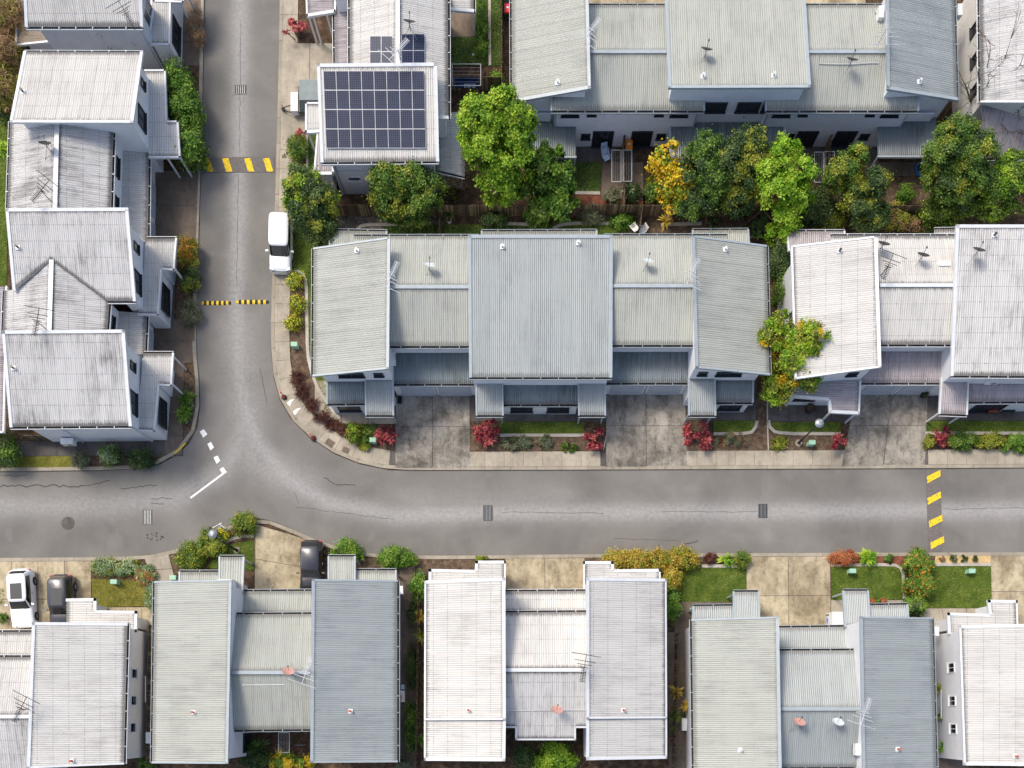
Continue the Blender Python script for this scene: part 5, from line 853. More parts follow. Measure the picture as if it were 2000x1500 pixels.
shrub(1790, 1100, 30, 24, 1.6, 'leaf_hedge', 'top of the big hedge with orange blooms by the kerb', 2300, 'big hedge plants between the right lawns', .17, .11, extra=[('leaf_mid', .3), ('flower_orange', .06)]); shrub(1796, 1140, 30, 28, 1.6, 'leaf_hedge', 'middle of the big hedge with many orange blooms', 2600, 'big hedge plants between the right lawns', .17, .11, extra=[('leaf_mid', .3), ('flower_orange', .12)]); shrub(1787, 1180, 22, 24, 1.3, 'leaf_hedge', 'lower end of the big hedge by the grey porch roof', 1700, 'big hedge plants between the right lawns', .17, .11, extra=[('leaf_dark', .4)])
for x, r_, l in ((1840, 5, 'tiny dry plant, first from the left in the sand bed'), (1862, 7, 'small green plant, second in the sand bed'), (1883, 7, 'small green plant, third in the sand bed'), (1905, 6, 'small green plant, last in the sand bed')): shrub(x, 1091, r_, r_, .4, 'leaf_dark' if r_ > 5 else 'leaf_dry', l, 260, 'small plants in the sand bed', .1, .05)
shrub(500, 1478, 30, 26, 1.4, 'leaf_dark', 'dark bush at the bottom edge in the shaded back garden', group='bushes at the bottom edge'); shrub(555, 1484, 28, 20, 1.6, 'leaf_yellow', 'yellow green bush at the bottom edge below the laundry', group='bushes at the bottom edge', extra=[('leaf_hedge', .55)]); shrub(595, 1492, 18, 14, 1.4, 'leaf_yellow', 'smaller yellow green bush left of the blue grey roof', group='bushes at the bottom edge', extra=[('leaf_hedge', .5)]); shrub(1085, 1482, 40, 30, 2.0, 'leaf_bright', 'bright yellow green bush at the bottom between white roofs', 2600, 'bushes at the bottom edge', .2, .12); shrub(1025, 1478, 20, 20, 1.4, 'leaf_dark', 'dark bush left of the bright one at the bottom', group='bushes at the bottom edge'); shrub(285, 1492, 18, 12, 1., 'leaf_mid', 'small green bush at the bottom edge in the left gap', group='bushes at the bottom edge'); shrub(5, 1208, 9, 9, .6, 'leaf_mid', 'small shrub at the left edge by the white car', group=None)
shrub(1210, 1104, 9, 8, .4, 'leaf_dry', 'dry brown plant below the first golden hedge bush', 300, None); shrub(940, 1094, 12, 8, .5, 'leaf_olive', 'olive plant on the mulch above the lower centre porch', 400, None)
# straps: cordylines, grasses, palms
def straps(name, heads, m, label, cat, group, nl=16, ln=.5, wd=.045, rise=.7, stem=True, base=YZ, droop=.35):
    """heads: (px,py,z) rosettes of arching strap leaves"""
    x0, y0 = P(heads[0][0], heads[0][1], heads[0][2]); off = (x0, y0, base); e = empty(name, off, label, cat, group); mb = MB(); sm = MB()
    for hx, hy, hz in heads:
        x, y = P(hx, hy, hz); c = np.array([x, y, hz])
        if stem: sm.tube((x0+(x-x0)*.4, y0+(y-y0)*.4, base), c, .04, .025, 6)
        for i in range(nl):
            an = RNG.uniform(0, 6.283); el = RNG.uniform(.1, 1.25); l_ = ln*RNG.uniform(.7, 1.2); d = np.array([math.cos(an)*math.cos(el), math.sin(an)*math.cos(el), math.sin(el)*rise]); s_ = np.array([-math.sin(an), math.cos(an), 0])
            p0 = c; p1 = c+d*l_*.55; p2 = c+d*l_+np.array([0, 0, -droop*l_*math.cos(el)]); p1[2] = max(p1[2], base+.03); p2[2] = max(p2[2], base+.02); w_ = wd*RNG.uniform(.8, 1.25)
            mb.add([p0-s_*w_*.4, p0+s_*w_*.4, p1+s_*w_, p1-s_*w_, p2], [(0, 1, 2, 3), (3, 2, 4)])
    obj('foliage', mb, m, e, off)
    if stem: obj('stem', sm, 'bark', e, off)
    return e
def cord(px, py, r_, n, label, z=1.3): 
    hs = [(px, py, z)]+[(px+RNG.uniform(-1, 1)*r_*.72, py+RNG.uniform(-1, 1)*r_*.72, z*RNG.uniform(.45, 1.)) for _ in range(n-1)]; straps('cordyline', hs, 'leaf_red', label, 'shrub', 'red cordylines', 20, .42, .05)
cord(577, 55, 26, 14, 'dark red cordyline at the top beside the side street footpath'); cord(586, 258, 10, 3, 'small red cordyline above the round green shrub', .8); cord(754, 853, 25, 16, 'red cordyline left of the first double driveway'); cord(952, 846, 32, 26, 'largest red cordyline, right of the first double driveway'); cord(1160, 856, 24, 14, 'red cordyline left of the second double driveway'); cord(1361, 851, 32, 22, 'wide red cordyline right of the second double driveway'); cord(1637, 860, 17, 10, 'dark red cordyline left of the right driveway'); cord(1843, 853, 23, 12, 'bright red cordyline right of the right driveway', 1.0)
for i, (x, y, l) in enumerate(((583, 742, 'topmost burgundy grass clump in the corner bed'), (592, 768, 'second burgundy grass clump from the top'), (607, 792, 'third burgundy grass clump from the top'), (628, 812, 'fourth burgundy grass clump from the top'), (650, 826, 'fifth burgundy grass clump from the top'), (672, 838, 'lowest burgundy grass clump, by the yellow green shrub'))): straps('fountain_grass', [(x+RNG.uniform(-9, 9), y+RNG.uniform(-9, 9), .25) for _ in range(6)], 'leaf_burgundy', l, 'grass clump', 'burgundy grass clumps', 60, .62, .016, 1., False, droop=.5)
for x, y, r_, z, m, l in ((1415, 1095, 1, .3, 'leaf_lime', 'light green strappy tuft by the lower lawn'), (1424, 1093, 1, .3, 'leaf_hedge', 'larger strappy green tuft between bronze and clipped shrubs'), (1694, 1092, 3, .4, 'leaf_bright', 'big strappy green clump right of the rust red bush'), (822, 1206, 1, .9, 'leaf_gold', 'upper yellow green palm in the narrow side gap'), (822, 1240, 1, .9, 'leaf_olive', 'lower yellow green palm in the narrow side gap'), (820, 1445, 1, .8, 'leaf_mid', 'green palm at the bottom of the narrow side gap'), (1322, 1350, 1, .9, 'leaf_gold', 'yellow green rosette plant in the lower right gap'), (1338, 1378, 1, .9, 'leaf_gold', 'second yellow green rosette plant, by the air conditioner'), (1318, 1398, 1, .6, 'leaf_mid', 'green potted rosette plant in the lower right gap'), (1834, 1345, 1, .9, 'leaf_olive', 'topmost dark rosette plant in the right side gap'), (1838, 1398, 1, .9, 'leaf_mid', 'middle dark rosette plant in the right side gap'), (1842, 1460, 1, 1., 'leaf_hedge', 'lowest green rosette plant in the right side gap'), (1395, 436, 1, .8, 'leaf_dark', 'spiky agave behind the middle terrace patio roof'), (1478, 462, 1, 1., 'leaf_dark', 'spiky agave at the end of the middle terrace back roof'), (1228, 372, 1, .7, 'leaf_silver', 'pale spiky agave beside the brown clothesline pad'), (1300, 432, 1, .8, 'leaf_gold', 'thin spiky plant under the yellow tree'), (495, 1462, 1, 1.0, 'leaf_hedge', 'bright spiky plant in the shaded lower back garden'), (512, 1455, 1, .8, 'leaf_dark', 'dark spiky plant in the shaded lower back garden'), (365, 778, 2, .5, 'leaf_mid', 'upper strappy potted plant at the left street corner'), (358, 808, 2, .5, 'leaf_hedge', 'lower strappy potted plant at the left street corner'), (3, 295, 2, 1.6, 'leaf_bright', 'bright palm at the left edge by the stepped roofs'), (878, 418, 1, .5, 'leaf_mid', 'pale potted palm by the back fence'), (1445, 455, 1, .7, 'leaf_dark', 'dark strappy plant beside the back patio roof')):
    straps('strappy_plant', [(x+RNG.uniform(-1, 1)*8*(r_ > 1), y+RNG.uniform(-1, 1)*7*(r_ > 1), z) for _ in range(r_*2 if r_ > 1 else 1)], m, l, 'plant', 'strappy plants', 28, .78, .06, .8, True)
# bare tree at the top right
def bare_tree(px, py, label, tips, m='bark_pale', r=.15):
    x0, y0 = P(px, py); off = (x0, y0, YZ); e = empty('bare_tree', off, label, 'tree'); mb = MB(); tw = MB(); rng = np.random.default_rng(4); fk = np.array([x0, y0, 2.2]); mb.tube(off, fk, r*1.3, r)
    for tx, ty, tz in tips:
        p = fk; q = np.array(P3(tx, ty, tz)); n = 5; prev = p
        for i in range(1, n+1):
            c = p+(q-p)*i/n+rng.normal(size=3)*.12; mb.tube(prev, c, r*.75*(1-(i-1)/n)+.008, r*.75*(1-i/n)+.008, 5)
            for _ in range(3):
                dd = (q-p)/np.linalg.norm(q-p)*.5+rng.normal(size=3)*.5; l_ = rng.uniform(.4, 1.1); e1 = c+dd*l_; tw.tube(c, e1, .028, .014, 4, cap=False)
                for _ in range(2): tw.tube(e1, e1+(dd+rng.normal(size=3)*.5)*.5, .016, .008, 3, cap=False)
            prev = c
    obj('trunk', mb, m, e, off, True); obj('crown', tw, m, e, off)
bare_tree(1890, 255, 'leafless pale tree in front of the top right house', [(1905, 130, 6.5), (1935, 85, 7.5), (1975, 75, 7.2), (1995, 130, 6.6), (1990, 215, 5.0), (1960, 250, 4.4), (1930, 150, 6.6), (1870, 150, 6.0), (1995, 260, 4.2)], 'bark')
bare_tree(232, 92, 'small bare dark shrub between the two top left houses', [(205, 68, 2.6), (222, 62, 2.8), (240, 70, 2.6), (215, 80, 2.4)], 'bark', .05)
# ---------------------------------------------------------------- vehicles (local frame: +Y is the nose, origin on the ground)
def sup(t_, a, b, n): c, s = math.cos(t_), math.sin(t_); return (a*math.copysign(abs(c)**(2/n), c), b*math.copysign(abs(s)**(2/n), s))
def car(name, px, py, rz, paintm, label, L=4.6, W=1.85, hb=1.0, ht=1.62, cab=(-2.1, .75), top=(-1.75, .05), inset_top=.22, cat='car', sunroof=False, van=False, z=0., roll=0., pxh=1.2, roofm=None, nose=.72):
    x, y = P(px, py, pxh); e = empty(name, (x, y, z), label, cat); e.rotation_euler = (0, roll, rz); hw = W/2
    # lower body: loft of rounded sections along the length
    ny, nx = 25, 17; vs = []; mb = MB()
    for j in range(ny):
        u = -1+2*j/(ny-1); yy = L/2*math.copysign(abs(u)**.82, u); k = (1-abs(u)**7)**.25 if abs(u) < 1 else 0; w_ = hw*(.74+.26*k) if abs(u) < 1 else hw*.70
        fr = max(0, (yy-cab[1])/(L/2-cab[1])) if yy > cab[1] else 0; zt = hb-(hb-nose)*fr**1.4
        rr = max(0, (cab[0]-yy)/(L/2+cab[0])) if yy < cab[0] and L/2+cab[0] > .05 else 0; zt -= .10*rr**1.5; 
        if abs(u) == 1: zt -= .12
        for i in range(nx):
            a = math.pi*(i/(nx-1)); c, s = math.cos(a), math.sin(a); xx = w_*math.copysign(abs(c)**.42, c); zz = .22+(zt-.22)*abs(s)**.38
            vs.append((xx, yy, zz))
    fs = [(j*nx+i, j*nx+i+1, (j+1)*nx+i+1, (j+1)*nx+i) for j in range(ny-1) for i in range(nx-1)]+[tuple(range(nx)), tuple((ny-1)*nx+i for i in range(nx-1, -1, -1))]+[tuple([j*nx for j in range(ny)]+[j*nx+nx-1 for j in range(ny-1, -1, -1)])]
    mb.add(vs, fs); body = obj('body', mb, paintm, e, (0, 0, 0), True, 50)
    # glasshouse: two outlines joined, faces sorted into windscreen, rear window, side windows and pillars
    n = 48; lo, hi, cr = [], [], []; y0, y1 = cab; t0, t1 = top; wb = hw*.93; wt = hw-inset_top; ex = 7
    zt_lo = hb-.05
    for i in range(n):
        a = 2*math.pi*i/n; p = sup(a, wb, (y1-y0)/2, ex); lo.append((p[0], p[1]+(y0+y1)/2, zt_lo-(.06 if p[1] > 0 else 0))); p = sup(a, wt, (t1-t0)/2, ex); hi.append((p[0], p[1]+(t0+t1)/2, ht-.07)); p = sup(a, wt*.86, (t1-t0)/2*.93, ex); cr.append((p[0], p[1]+(t0+t1)/2, ht))
    parts = {'windscreen': [], 'rear_window': [], 'side_window': [], 'side_window2': [], 'pillar': []}
    for i in range(n):
        j = (i+1) % n; m_ = np.mean([lo[i], lo[j], hi[i], hi[j]], 0); a0 = lo[i]; fx = abs(m_[0])/wb; yc = (m_[1]-(y0+y1)/2)/((y1-y0)/2)
        key = 'windscreen' if (yc > .5 and fx < (.9 if van else .8)) else 'rear_window' if (yc < -.5 and fx < .72) else None
        if key is None: key = 'pillar' if (abs(yc) > .66) else ('side_window' if m_[0] > 0 else 'side_window2')
        if van and key == 'rear_window': key = 'pillar'
        parts[key].append((i, j))
    for kname, ids in parts.items():
        if not ids: continue
        mb = MB()
        for i, j in ids:
            A, B, C_, D_ = (np.array(q) for q in (lo[i], lo[j], hi[j], hi[i]))
            if kname == 'pillar': mb.add([A, B, C_, D_], [(0, 1, 2, 3)])
            else: mb.add([A+(D_-A)*.10, B+(C_-B)*.10, B+(C_-B)*.93, A+(D_-A)*.93], [(0, 1, 2, 3)]); 
        if kname != 'pillar': 
            obj(kname.replace('2', ''), mb, 'car_glass', e, (0, 0, 0), True)
            m2 = MB()
            for i, j in ids:
                A, B, C_, D_ = (np.array(q) for q in (lo[i], lo[j], hi[j], hi[i])); m2.add([A, B, B+(C_-B)*.10, A+(D_-A)*.10, A+(D_-A)*.93, B+(C_-B)*.93, C_, D_], [(0, 1, 2, 3), (4, 5, 6, 7)])
            obj('window_surround', m2, paintm if not van else paintm, e)
        else: obj('pillars', mb, paintm, e, (0, 0, 0), True)
    mb = MB(); mb.add(hi+cr, [(i, (i+1) % n, n+(i+1) % n, n+i) for i in range(n)]+[tuple(range(n, 2*n))]); rf = obj('roof', mb, roofm or paintm, e, (0, 0, 0), True, 60)
    if sunroof: obj('sunroof', MB().prism(ccw([(-wt*.62, t0+.35*(t1-t0)), (wt*.62, t0+.35*(t1-t0)), (wt*.62, t0+.93*(t1-t0)), (-wt*.62, t0+.93*(t1-t0))]), ht-.01, ht+.008), 'glass', rf)
    if van:
        for k in range(5): obj('roof_rib', MB().box((-wt*.55+wt*1.1*k/4, (t0+t1)/2-.1, ht+.006), (.06, (t1-t0)*.8, .02)), paintm, rf)
    for sx in (-1, 1):
        for wy in (L*.31, -L*.29):
            w_ = obj('wheel', MB().tube((sx*(hw-.20), wy, .33), (sx*(hw+.025), wy, .33), .33, n=20), 'tyre', e, (0, 0, 0), True); r_ = MB().tube((sx*(hw+.02), wy, .33), (sx*(hw+.035), wy, .33), .21, n=14)
            obj('rim', r_, 'steel_dark', w_)
            for k in range(5): a = 6.283*k/5; obj('spoke', MB().tube((sx*(hw+.04), wy, .33), (sx*(hw+.04), wy+math.cos(a)*.2, .33+math.sin(a)*.2), .025, n=4), 'rim', w_)
        obj('tail_light', MB().box((sx*hw*.74, -L/2+.14, hb-.22), (.24, .14, .2)), 'lamp_red', e); obj('headlight', MB().box((sx*hw*.70, L/2-.17, nose-.04), (.36, .26, .12), -sx*.35), 'lamp_clear', e)
        obj('side_mirror', MB().box((sx*(hw+.10), cab[1]-.45, hb+.06), (.22, .13, .15), sx*.25).tube((sx*(hw-.06), cab[1]-.42, hb), (sx*(hw+.04), cab[1]-.44, hb+.03), .03, n=5), paintm, e)
        obj('door_handle', MB().box((sx*(hw+.004), -.35, hb-.14), (.03, .2, .03)), 'steel', body)
    if van: obj('grille', MB().box((0, L/2-.10, nose-.16), (W*.72, .2, .1)), 'black_plastic', e)
    obj('bumper', MB().box((0, L/2-.07, .42), (W*.66, .12, .16)), 'black_plastic', e); obj('number_plate', MB().box((0, -L/2+.0, .62), (.4, .04, .12)), 'plastic_white', e)
    obj('wiper', MB().tube((-.5, cab[1]-.08, hb-.0), (.15, cab[1]-.25, hb+.08), .012, n=4), 'black_plastic', e)
    return e
# rear windows face up the picture: noses point down
car('parked_car', 41, 1168, math.pi+.05, 'car_white', 'white car with dark sunroof parked nose in at lower left', 4.55, 1.84, .98, 1.55, (-2.12, .98), (-1.78, .30), .20, sunroof=True, pxh=.9, z=.115)
car('parked_car', 117, 1178, math.pi+.02, 'car_grey', 'dark grey car parked beside the white car, nose under the porch', 4.5, 1.84, 1.02, 1.62, (-2.1, .98), (-1.85, .38), .20, sunroof=True, pxh=1.1, z=.115)
car('parked_car', 608, 1110, math.pi, 'car_black', 'black hatchback parked in the driveway at the lower kerb', 4.4, 1.78, 1.0, 1.55, (-2.08, .85), (-1.6, .28), .18, pxh=.9, z=.115, roofm='car_grey')
car('parked_van', 545, 474, math.pi-.02, 'car_white', 'white delivery van parked half on the side street footpath', 4.15, 1.72, 1.12, 1.95, (-2.04, 1.12), (-1.98, .5), .12, 'van', van=True, z=.065, roll=-.055, pxh=1.2, nose=.95)
# trailer beside the solar house
x, y = P(598, 188, 1.2); e = empty('box_trailer', (x, y, .115), 'grey covered trailer standing by the footpath left of the solar house', 'trailer')
obj('canopy', MB().hexa([(-.55, -1.0, .75), (1.2, -1.0, .75), (1.2, .95, .75), (-.55, .95, .75)], [(-.35, -.8, 1.95), (1.2, -.8, 1.95), (1.2, .75, 1.95), (-.35, .75, 1.95)]), 'tarp_grey', e)
obj('tray', MB().box((.25, 0, .62), (1.9, 2.0, .22)), 'steel_dark', e); obj('front_box', MB().box((-.98, -.25, .55), (.55, 1.45, .55)), 'plastic_white', e); obj('drawbar', MB().tube((-1.2, -.2, .35), (-2.1, -.5, .35), .04).tube((-1.2, -.9, .35), (-2.1, -.5, .35), .04), 'steel_dark', e); obj('jockey_wheel', MB().tube((-1.95, -.42, .14), (-1.95, -.54, .14), .14, n=12).tube((-1.95, -.48, .14), (-1.95, -.48, .8), .03), 'steel_dark', e)
for sy in (-1, 1): obj('wheel', MB().tube((.5, sy*.98, .3), (.5, sy*1.14, .3), .3, n=16), 'tyre', e)
# ---------------------------------------------------------------- roof gear
def dish(px, py, h, label, m='dish_grey', az=.2, legs=True):
    x, y = P(px, py, h+1.0); e = empty('satellite_dish', (x, y, h), label, 'satellite dish', 'satellite dishes'); n, rings = 20, 4; vs = []; fs = []; R0 = .42
    nrm = np.array([math.sin(az)*.75, math.cos(az)*.75, .66]); nrm /= np.linalg.norm(nrm); u = np.cross(nrm, [0, 0, 1]); u /= np.linalg.norm(u); v = np.cross(nrm, u); c0 = np.array([0, 0, 1.0])
    for k in range(rings+1):
        r_ = R0*k/rings
        for i in range(n): a = 6.283*i/n; vs.append(c0+u*r_*math.cos(a)*1.05+v*r_*math.sin(a)+nrm*(.12*(k/rings)**2))
    fs = [(k*n+i, k*n+(i+1) % n, (k+1)*n+(i+1) % n, (k+1)*n+i) for k in range(rings) for i in range(n)]
    obj('reflector', MB().add(vs, fs), m, e, (0, 0, 0), True); tip = c0+nrm*.55-v*.0+np.array([0, 0, .12]); obj('feed_arm', MB().tube(c0-np.array([0, 0, .35]), tip, .018, n=5).box(tuple(tip), (.09, .12, .09)), 'steel_dark', e); obj('mast', MB().tube((0, 0, .05), (0, 0, .98), .03), 'steel', e)
    if legs:
        for a in (-2.2, -.9, 1.57): obj('strut', MB().tube((math.cos(a)*.75, math.sin(a)*.75, .03), (0, 0, .7), .018, n=5), 'steel', e)
dish(838, 520, 5.9, 'pale satellite dish on the left low roof of the middle terrace'); dish(1265, 512, 5.85, 'pale satellite dish on the right low roof of the middle terrace'); dish(1380, 98, 6.9, 'dark satellite dish on the wide grey roof at the top', 'steel_dark'); dish(1664, 118, 6.4, 'dark satellite dish on the low grey roof at top right', 'steel_dark'); dish(799, 44, 6.5, 'dark satellite dish above the small solar arrays', 'steel_dark'); dish(1803, 500, 5.8, 'grey satellite dish with tripod on the right white terrace', 'steel_dark'); dish(1726, 478, 5.6, 'grey satellite dish at the inner edge of the white skillion roof', 'steel_dark'); dish(563, 1313, 6.05, 'pink satellite dish on the low roof at lower left', 'dish_pink'); dish(1087, 1388, 5.5, 'rusty pink satellite dish on the stained low roof at bottom centre', 'dish_pink', legs=False); dish(1561, 1412, 5.8, 'pink satellite dish on the low roof at lower right', 'dish_pink'); dish(1636, 1412, 5.8, 'silver satellite dish right of the pink one at lower right'); dish(88, 282, 6.4, 'dark satellite dish on the stepped roof at upper left', 'steel_dark'); dish(1912, 490, 7.0, 'small dark dish arm on the large white roof at the right', 'steel_dark')
def yagi(px, py, h, label, rz=.5, m='steel_pale', mh=1.8, s=1.0):
    x, y = P(px, py, h+mh); e = empty('tv_antenna', (x, y, h), label, 'antenna', 'tv antennas', rz); obj('mast', MB().tube((0, 0, .0), (0, 0, mh+.05), .03), m, e)
    bm = MB().tube((-1.0*s, 0, mh), (1.0*s, 0, mh), .028, n=5); obj('boom', bm, m, e)
    for i in range(9): xx = (-.95+i*.11)*s; obj('element', MB().tube((xx, -.2*s, mh+.02), (xx, .2*s, mh+.02), .022, n=4), m, e)
    for xx, l_ in ((.25, .55), (.5, .75), (.95, 1.05)): obj('element', MB().tube((xx*s, -l_*s, mh+.02), (xx*s, l_*s, mh+.02), .024, n=4), m, e)
    obj('reflector', MB().tube((.05*s, -.3*s, mh+.12), (.05*s, .3*s, mh+.12), .022, n=4).tube((.05*s, -.3*s, mh-.12), (.05*s, .3*s, mh-.12), .022, n=4), m, e)
yagi(765, 536, 6.95, 'tv antenna at the inner edge of the left skillion, middle terrace', -2.0); yagi(1353, 530, 6.9, 'tv antenna at the inner edge of the right skillion, middle terrace', -2.0); yagi(1155, 58, 6.95, 'tv antenna beside the left skillion of the top grey terrace', -2.2); yagi(1732, 55, 6.95, 'tv antenna at the right skillion of the top grey terrace', -1.57, s=1.2); yagi(778, 97, 6.7, 'tv antenna standing over the small solar arrays', -2.3); yagi(598, 1310, 6.75, 'tv antenna beside the pink dish at lower left', -1.9); yagi(1690, 1390, 6.7, 'tv antenna at the roof edge at lower right', -1.9); yagi(80, 372, 6.3, 'dark tv antenna on the stepped roof at upper left', .9, 'steel_dark'); yagi(72, 628, 6.2, 'dark tv antenna on the gable low on the left terrace', 1.4, 'steel_dark'); yagi(245, 25, 6.0, 'dark tv antenna on the top left corner roof', 2.1, 'steel_dark'); yagi(1735, 520, 6.0, 'dark thin tv antenna on the white low roof at right', 1.2, 'steel_dark'); yagi(1141, 1305, 6.3, 'dark tv antenna by the right white roof at bottom centre', 1.4, 'steel_dark'); yagi(40, 1385, 6.1, 'dark tv antenna on the low roof at the bottom left edge', 1.1, 'steel_dark')
def conduit(pts, label, m='steel_pale'):
    q = [np.array(P3(*p)) for p in pts]; mb = MB()
    for a, b_ in zip(q[:-1], q[1:]): mb.tube(a, b_, .03, n=6)
    single('roof_conduit', mb, m, tuple(q[0]), label, 'pipe')
conduit([(1600, 124, 6.45), (1640, 125, 6.45), (1662, 125, 6.45), (1700, 123, 6.45), (1716, 123, 6.45)], 'white cable conduit across the low grey roof at top right'); conduit([(473, 1338, 5.92), (495, 1338, 5.92), (555, 1337, 5.92)], 'pale cable conduit on the low roof at lower left'); conduit([(990, 1388, 5.42), (1080, 1387, 5.42)], 'white cable left of the rusty pink dish'); conduit([(1094, 1387, 5.42), (1144, 1387, 5.42)], 'white cable right of the rusty pink dish')
def aircon(px, py, h, label, rz=0., z=None, size=(.85, .35, .6)):
    x, y = P(px, py, h); zb = h-size[2]; e = empty('air_conditioner', (x, y, zb), label, 'air conditioner', 'air conditioners', rz); obj('casing', MB().box((0, 0, size[2]/2), size), 'plastic_white', e); obj('fan_grille', MB().tube((.12, -size[1]/2-.005, size[2]/2), (.12, -size[1]/2-.02, size[2]/2), .2, n=16), 'steel', e)
    for k in (-1, 1): obj('bracket', MB().box((k*size[0]*.35, .02, -.03), (.05, size[1]+.1, .05)), 'steel_dark', e)
aircon(767, 698, 4.3, 'white air conditioner on the wall above the left garage roof', 1.57); aircon(1845, 514, 6.15, 'white air conditioner on the low white roof at right'); aircon(1941, 742, 4.2, 'white air conditioner under the eave of the right white roof'); aircon(130, 861, 1.6, 'white air conditioner on the end wall of the left terrace', size=(.95, .45, .7)); aircon(289, 1441, 1.7, 'white air conditioner in the gap at lower left', 1.57); aircon(1337, 1415, .8, 'white air conditioner standing in the lower right gap', 1.57, size=(.95, .4, .7)); aircon(1676, 1464, 6.1, 'white air conditioner on the low roof at lower right', 1.57); aircon(1722, 22, 6.4, 'white air conditioner at the top right skillion wall', 1.57); aircon(783, 1152, 3.0, 'cream box unit on the side wall of the blue grey roof', 1.57, size=(.6, .3, .5)); aircon(1829, 1233, 2.4, 'white box unit on the side wall at lower right', 1.57, size=(.7, .4, .6)); aircon(1875, 18, 4.5, 'white air conditioner on the top right side wall', 1.57)
# ---------------------------------------------------------------- street furniture and garden things
def pillar(px, py, label, rz=0.):
    x, y = P(px, py, .5); e = empty('pillar_box', (x, y, YZ), label, 'utility box', 'green utility boxes', rz); obj('cabinet', MB().hexa([(-.24, -.16, 0), (.24, -.16, 0), (.24, .16, 0), (-.24, .16, 0)], [(-.22, -.14, .7), (.22, -.14, .7), (.22, .14, .7), (-.22, .14, .7)]), 'pillar_green', e); obj('lid', MB().box((0, 0, .73), (.5, .34, .06)), 'pillar_green', e)
pillar(576, 675, 'green utility box in the bed by the side street'); pillar(729, 861, 'green utility box half behind the first red cordyline'); pillar(1584, 866, 'green utility box beside the right lamp post'); pillar(225, 1137, 'green utility box on the lower left lawn'); pillar(340, 1129, 'green utility box by the path at lower left'); pillar(1663, 1116, 'green utility box on the lawn right of the double driveway'); pillar(1895, 1116, 'green utility box on the rightmost lawn'); pillar(821, 1124, 'green utility box at the narrow gap between lower houses'); pillar(1353, 1192, 'dark green box at the left porch of the lower right pair')
def lamp(bx, by, tx, ty, h, label):
    x, y = P(bx, by); e = empty('street_lamp', (x, y, YZ), label, 'lamp post', 'street lamps'); hx, hy = P(tx, ty, h); q = np.array([hx-x, hy-y, h]); obj('footing', MB().cyl((0, 0, 0), .27, .03, 18), 'concrete', e); obj('post', MB().tube((0, 0, .03), (0, 0, 1.0), .11, .09, 10).tube((0, 0, 1.0), (0, 0, h-.25), .065, .05, 10), 'black_plastic', e, (0, 0, 0), True)
    top = np.array([q[0], q[1], 0]); mb = MB(); n = 20; prof = [(.05, .12), (.16, .1), (.30, .03), (.34, -.02), (.30, -.03)]; vs = [(top[0]+r_*math.cos(6.283*i/n), top[1]+r_*math.sin(6.283*i/n), h+z_) for r_, z_ in prof for i in range(n)]
    mb.add(vs, [(k*n+i, k*n+(i+1) % n, (k+1)*n+(i+1) % n, (k+1)*n+i) for k in range(len(prof)-1) for i in range(n)]+[tuple(range(n-1, -1, -1))]); hd = obj('lamp_head', mb, 'steel', e, (0, 0, 0), True, 30); rg_ = MB()
    for i in range(12): a0, a1 = .6+4.9*i/12, .6+4.9*(i+1)/12; rg_.tube((top[0]+.14*math.cos(a0), top[1]+.14*math.sin(a0), h+.13), (top[0]+.14*math.cos(a1), top[1]+.14*math.sin(a1), h+.13), .02, n=5)
    obj('top_ring', rg_, 'plastic_white', hd); obj('neck', MB().tube((0, 0, h-.28), (top[0], top[1], h-.02), .04), 'black_plastic', e)
lamp(463, 1075, 416, 1043, 4.3, 'tall street lamp with round head by the lower corner bed'); lamp(1559, 866, 1600, 827, 4.3, 'tall street lamp with round head before the right white terrace')
x, y = P(449, 1040); e = empty('street_sign', (x, y, YZ), 'white notice sign on a post in the lower corner bed', 'sign'); obj('post', MB().tube((0, 0, 0), (0, 0, 2.4), .035), 'steel', e); sp = obj('sign_plate', MB().box((.12, .05, 2.1), (.55, .03, .75), -.75), 'plastic_white', e)
for i in range(4): obj('text_line', MB().box((.12-.022*math.sin(.75), .05-.022*math.cos(.75), 2.32-.14*i), (.36-.05*(i % 2), .008, .05), -.75), 'frame_dark', sp)
obj('street_name_blade', MB().box((-.25, .1, 2.35), (.8, .03, .15), .5), 'steel_pale', e)
def cone(px, py, label, lean):
    x, y = P(px, py, .2); e = empty('traffic_bollard', (x, y, .11), label, 'bollard', 'red footpath bollards'); obj('base', MB().cyl((0, 0, 0), .22, .08, 8), 'rubber_black', e); obj('tube', MB().tube((0, 0, .08), (lean[0], lean[1], .78), .09, .05, 12), 'cone_red', e); obj('band', MB().tube((lean[0]*.6, lean[1]*.6, .50), (lean[0]*.75, lean[1]*.75, .6), .082, .078, 12), 'plastic_white', e)
cone(555, 776, 'red bollard on dark base, upper one on the curved footpath', (-.14, .2)); cone(612, 856, 'red bollard on dark base, lower one on the curved footpath', (-.14, .16))
def wbin(px, py, m, label):
    x, y = P(px, py, 1.0); e = empty('wheelie_bin', (x, y, .12), label, 'bin', 'wheelie bins'); obj('bin_body', MB().hexa([(-.22, -.26, .06), (.22, -.26, .06), (.22, .26, .06), (-.22, .26, .06)], [(-.28, -.34, .98), (.28, -.34, .98), (.28, .34, .98), (-.28, .34, .98)]), 'bin_green', e); ld = obj('lid', MB().hexa([(-.3, -.37, .98), (.3, -.37, .98), (.3, .37, .98), (-.3, .37, .98)], [(-.26, -.32, 1.06), (.26, -.32, 1.06), (.26, .32, 1.06), (-.26, .32, 1.06)]), m, e); obj('lid_mark', MB().box((0, .02, 1.063), (.18, .14, .006)), 'plastic_white', ld)
    for k in (-1, 1): obj('wheel', MB().tube((k*.2, .3, .1), (k*.27, .3, .1), .1, n=12), 'tyre', e)
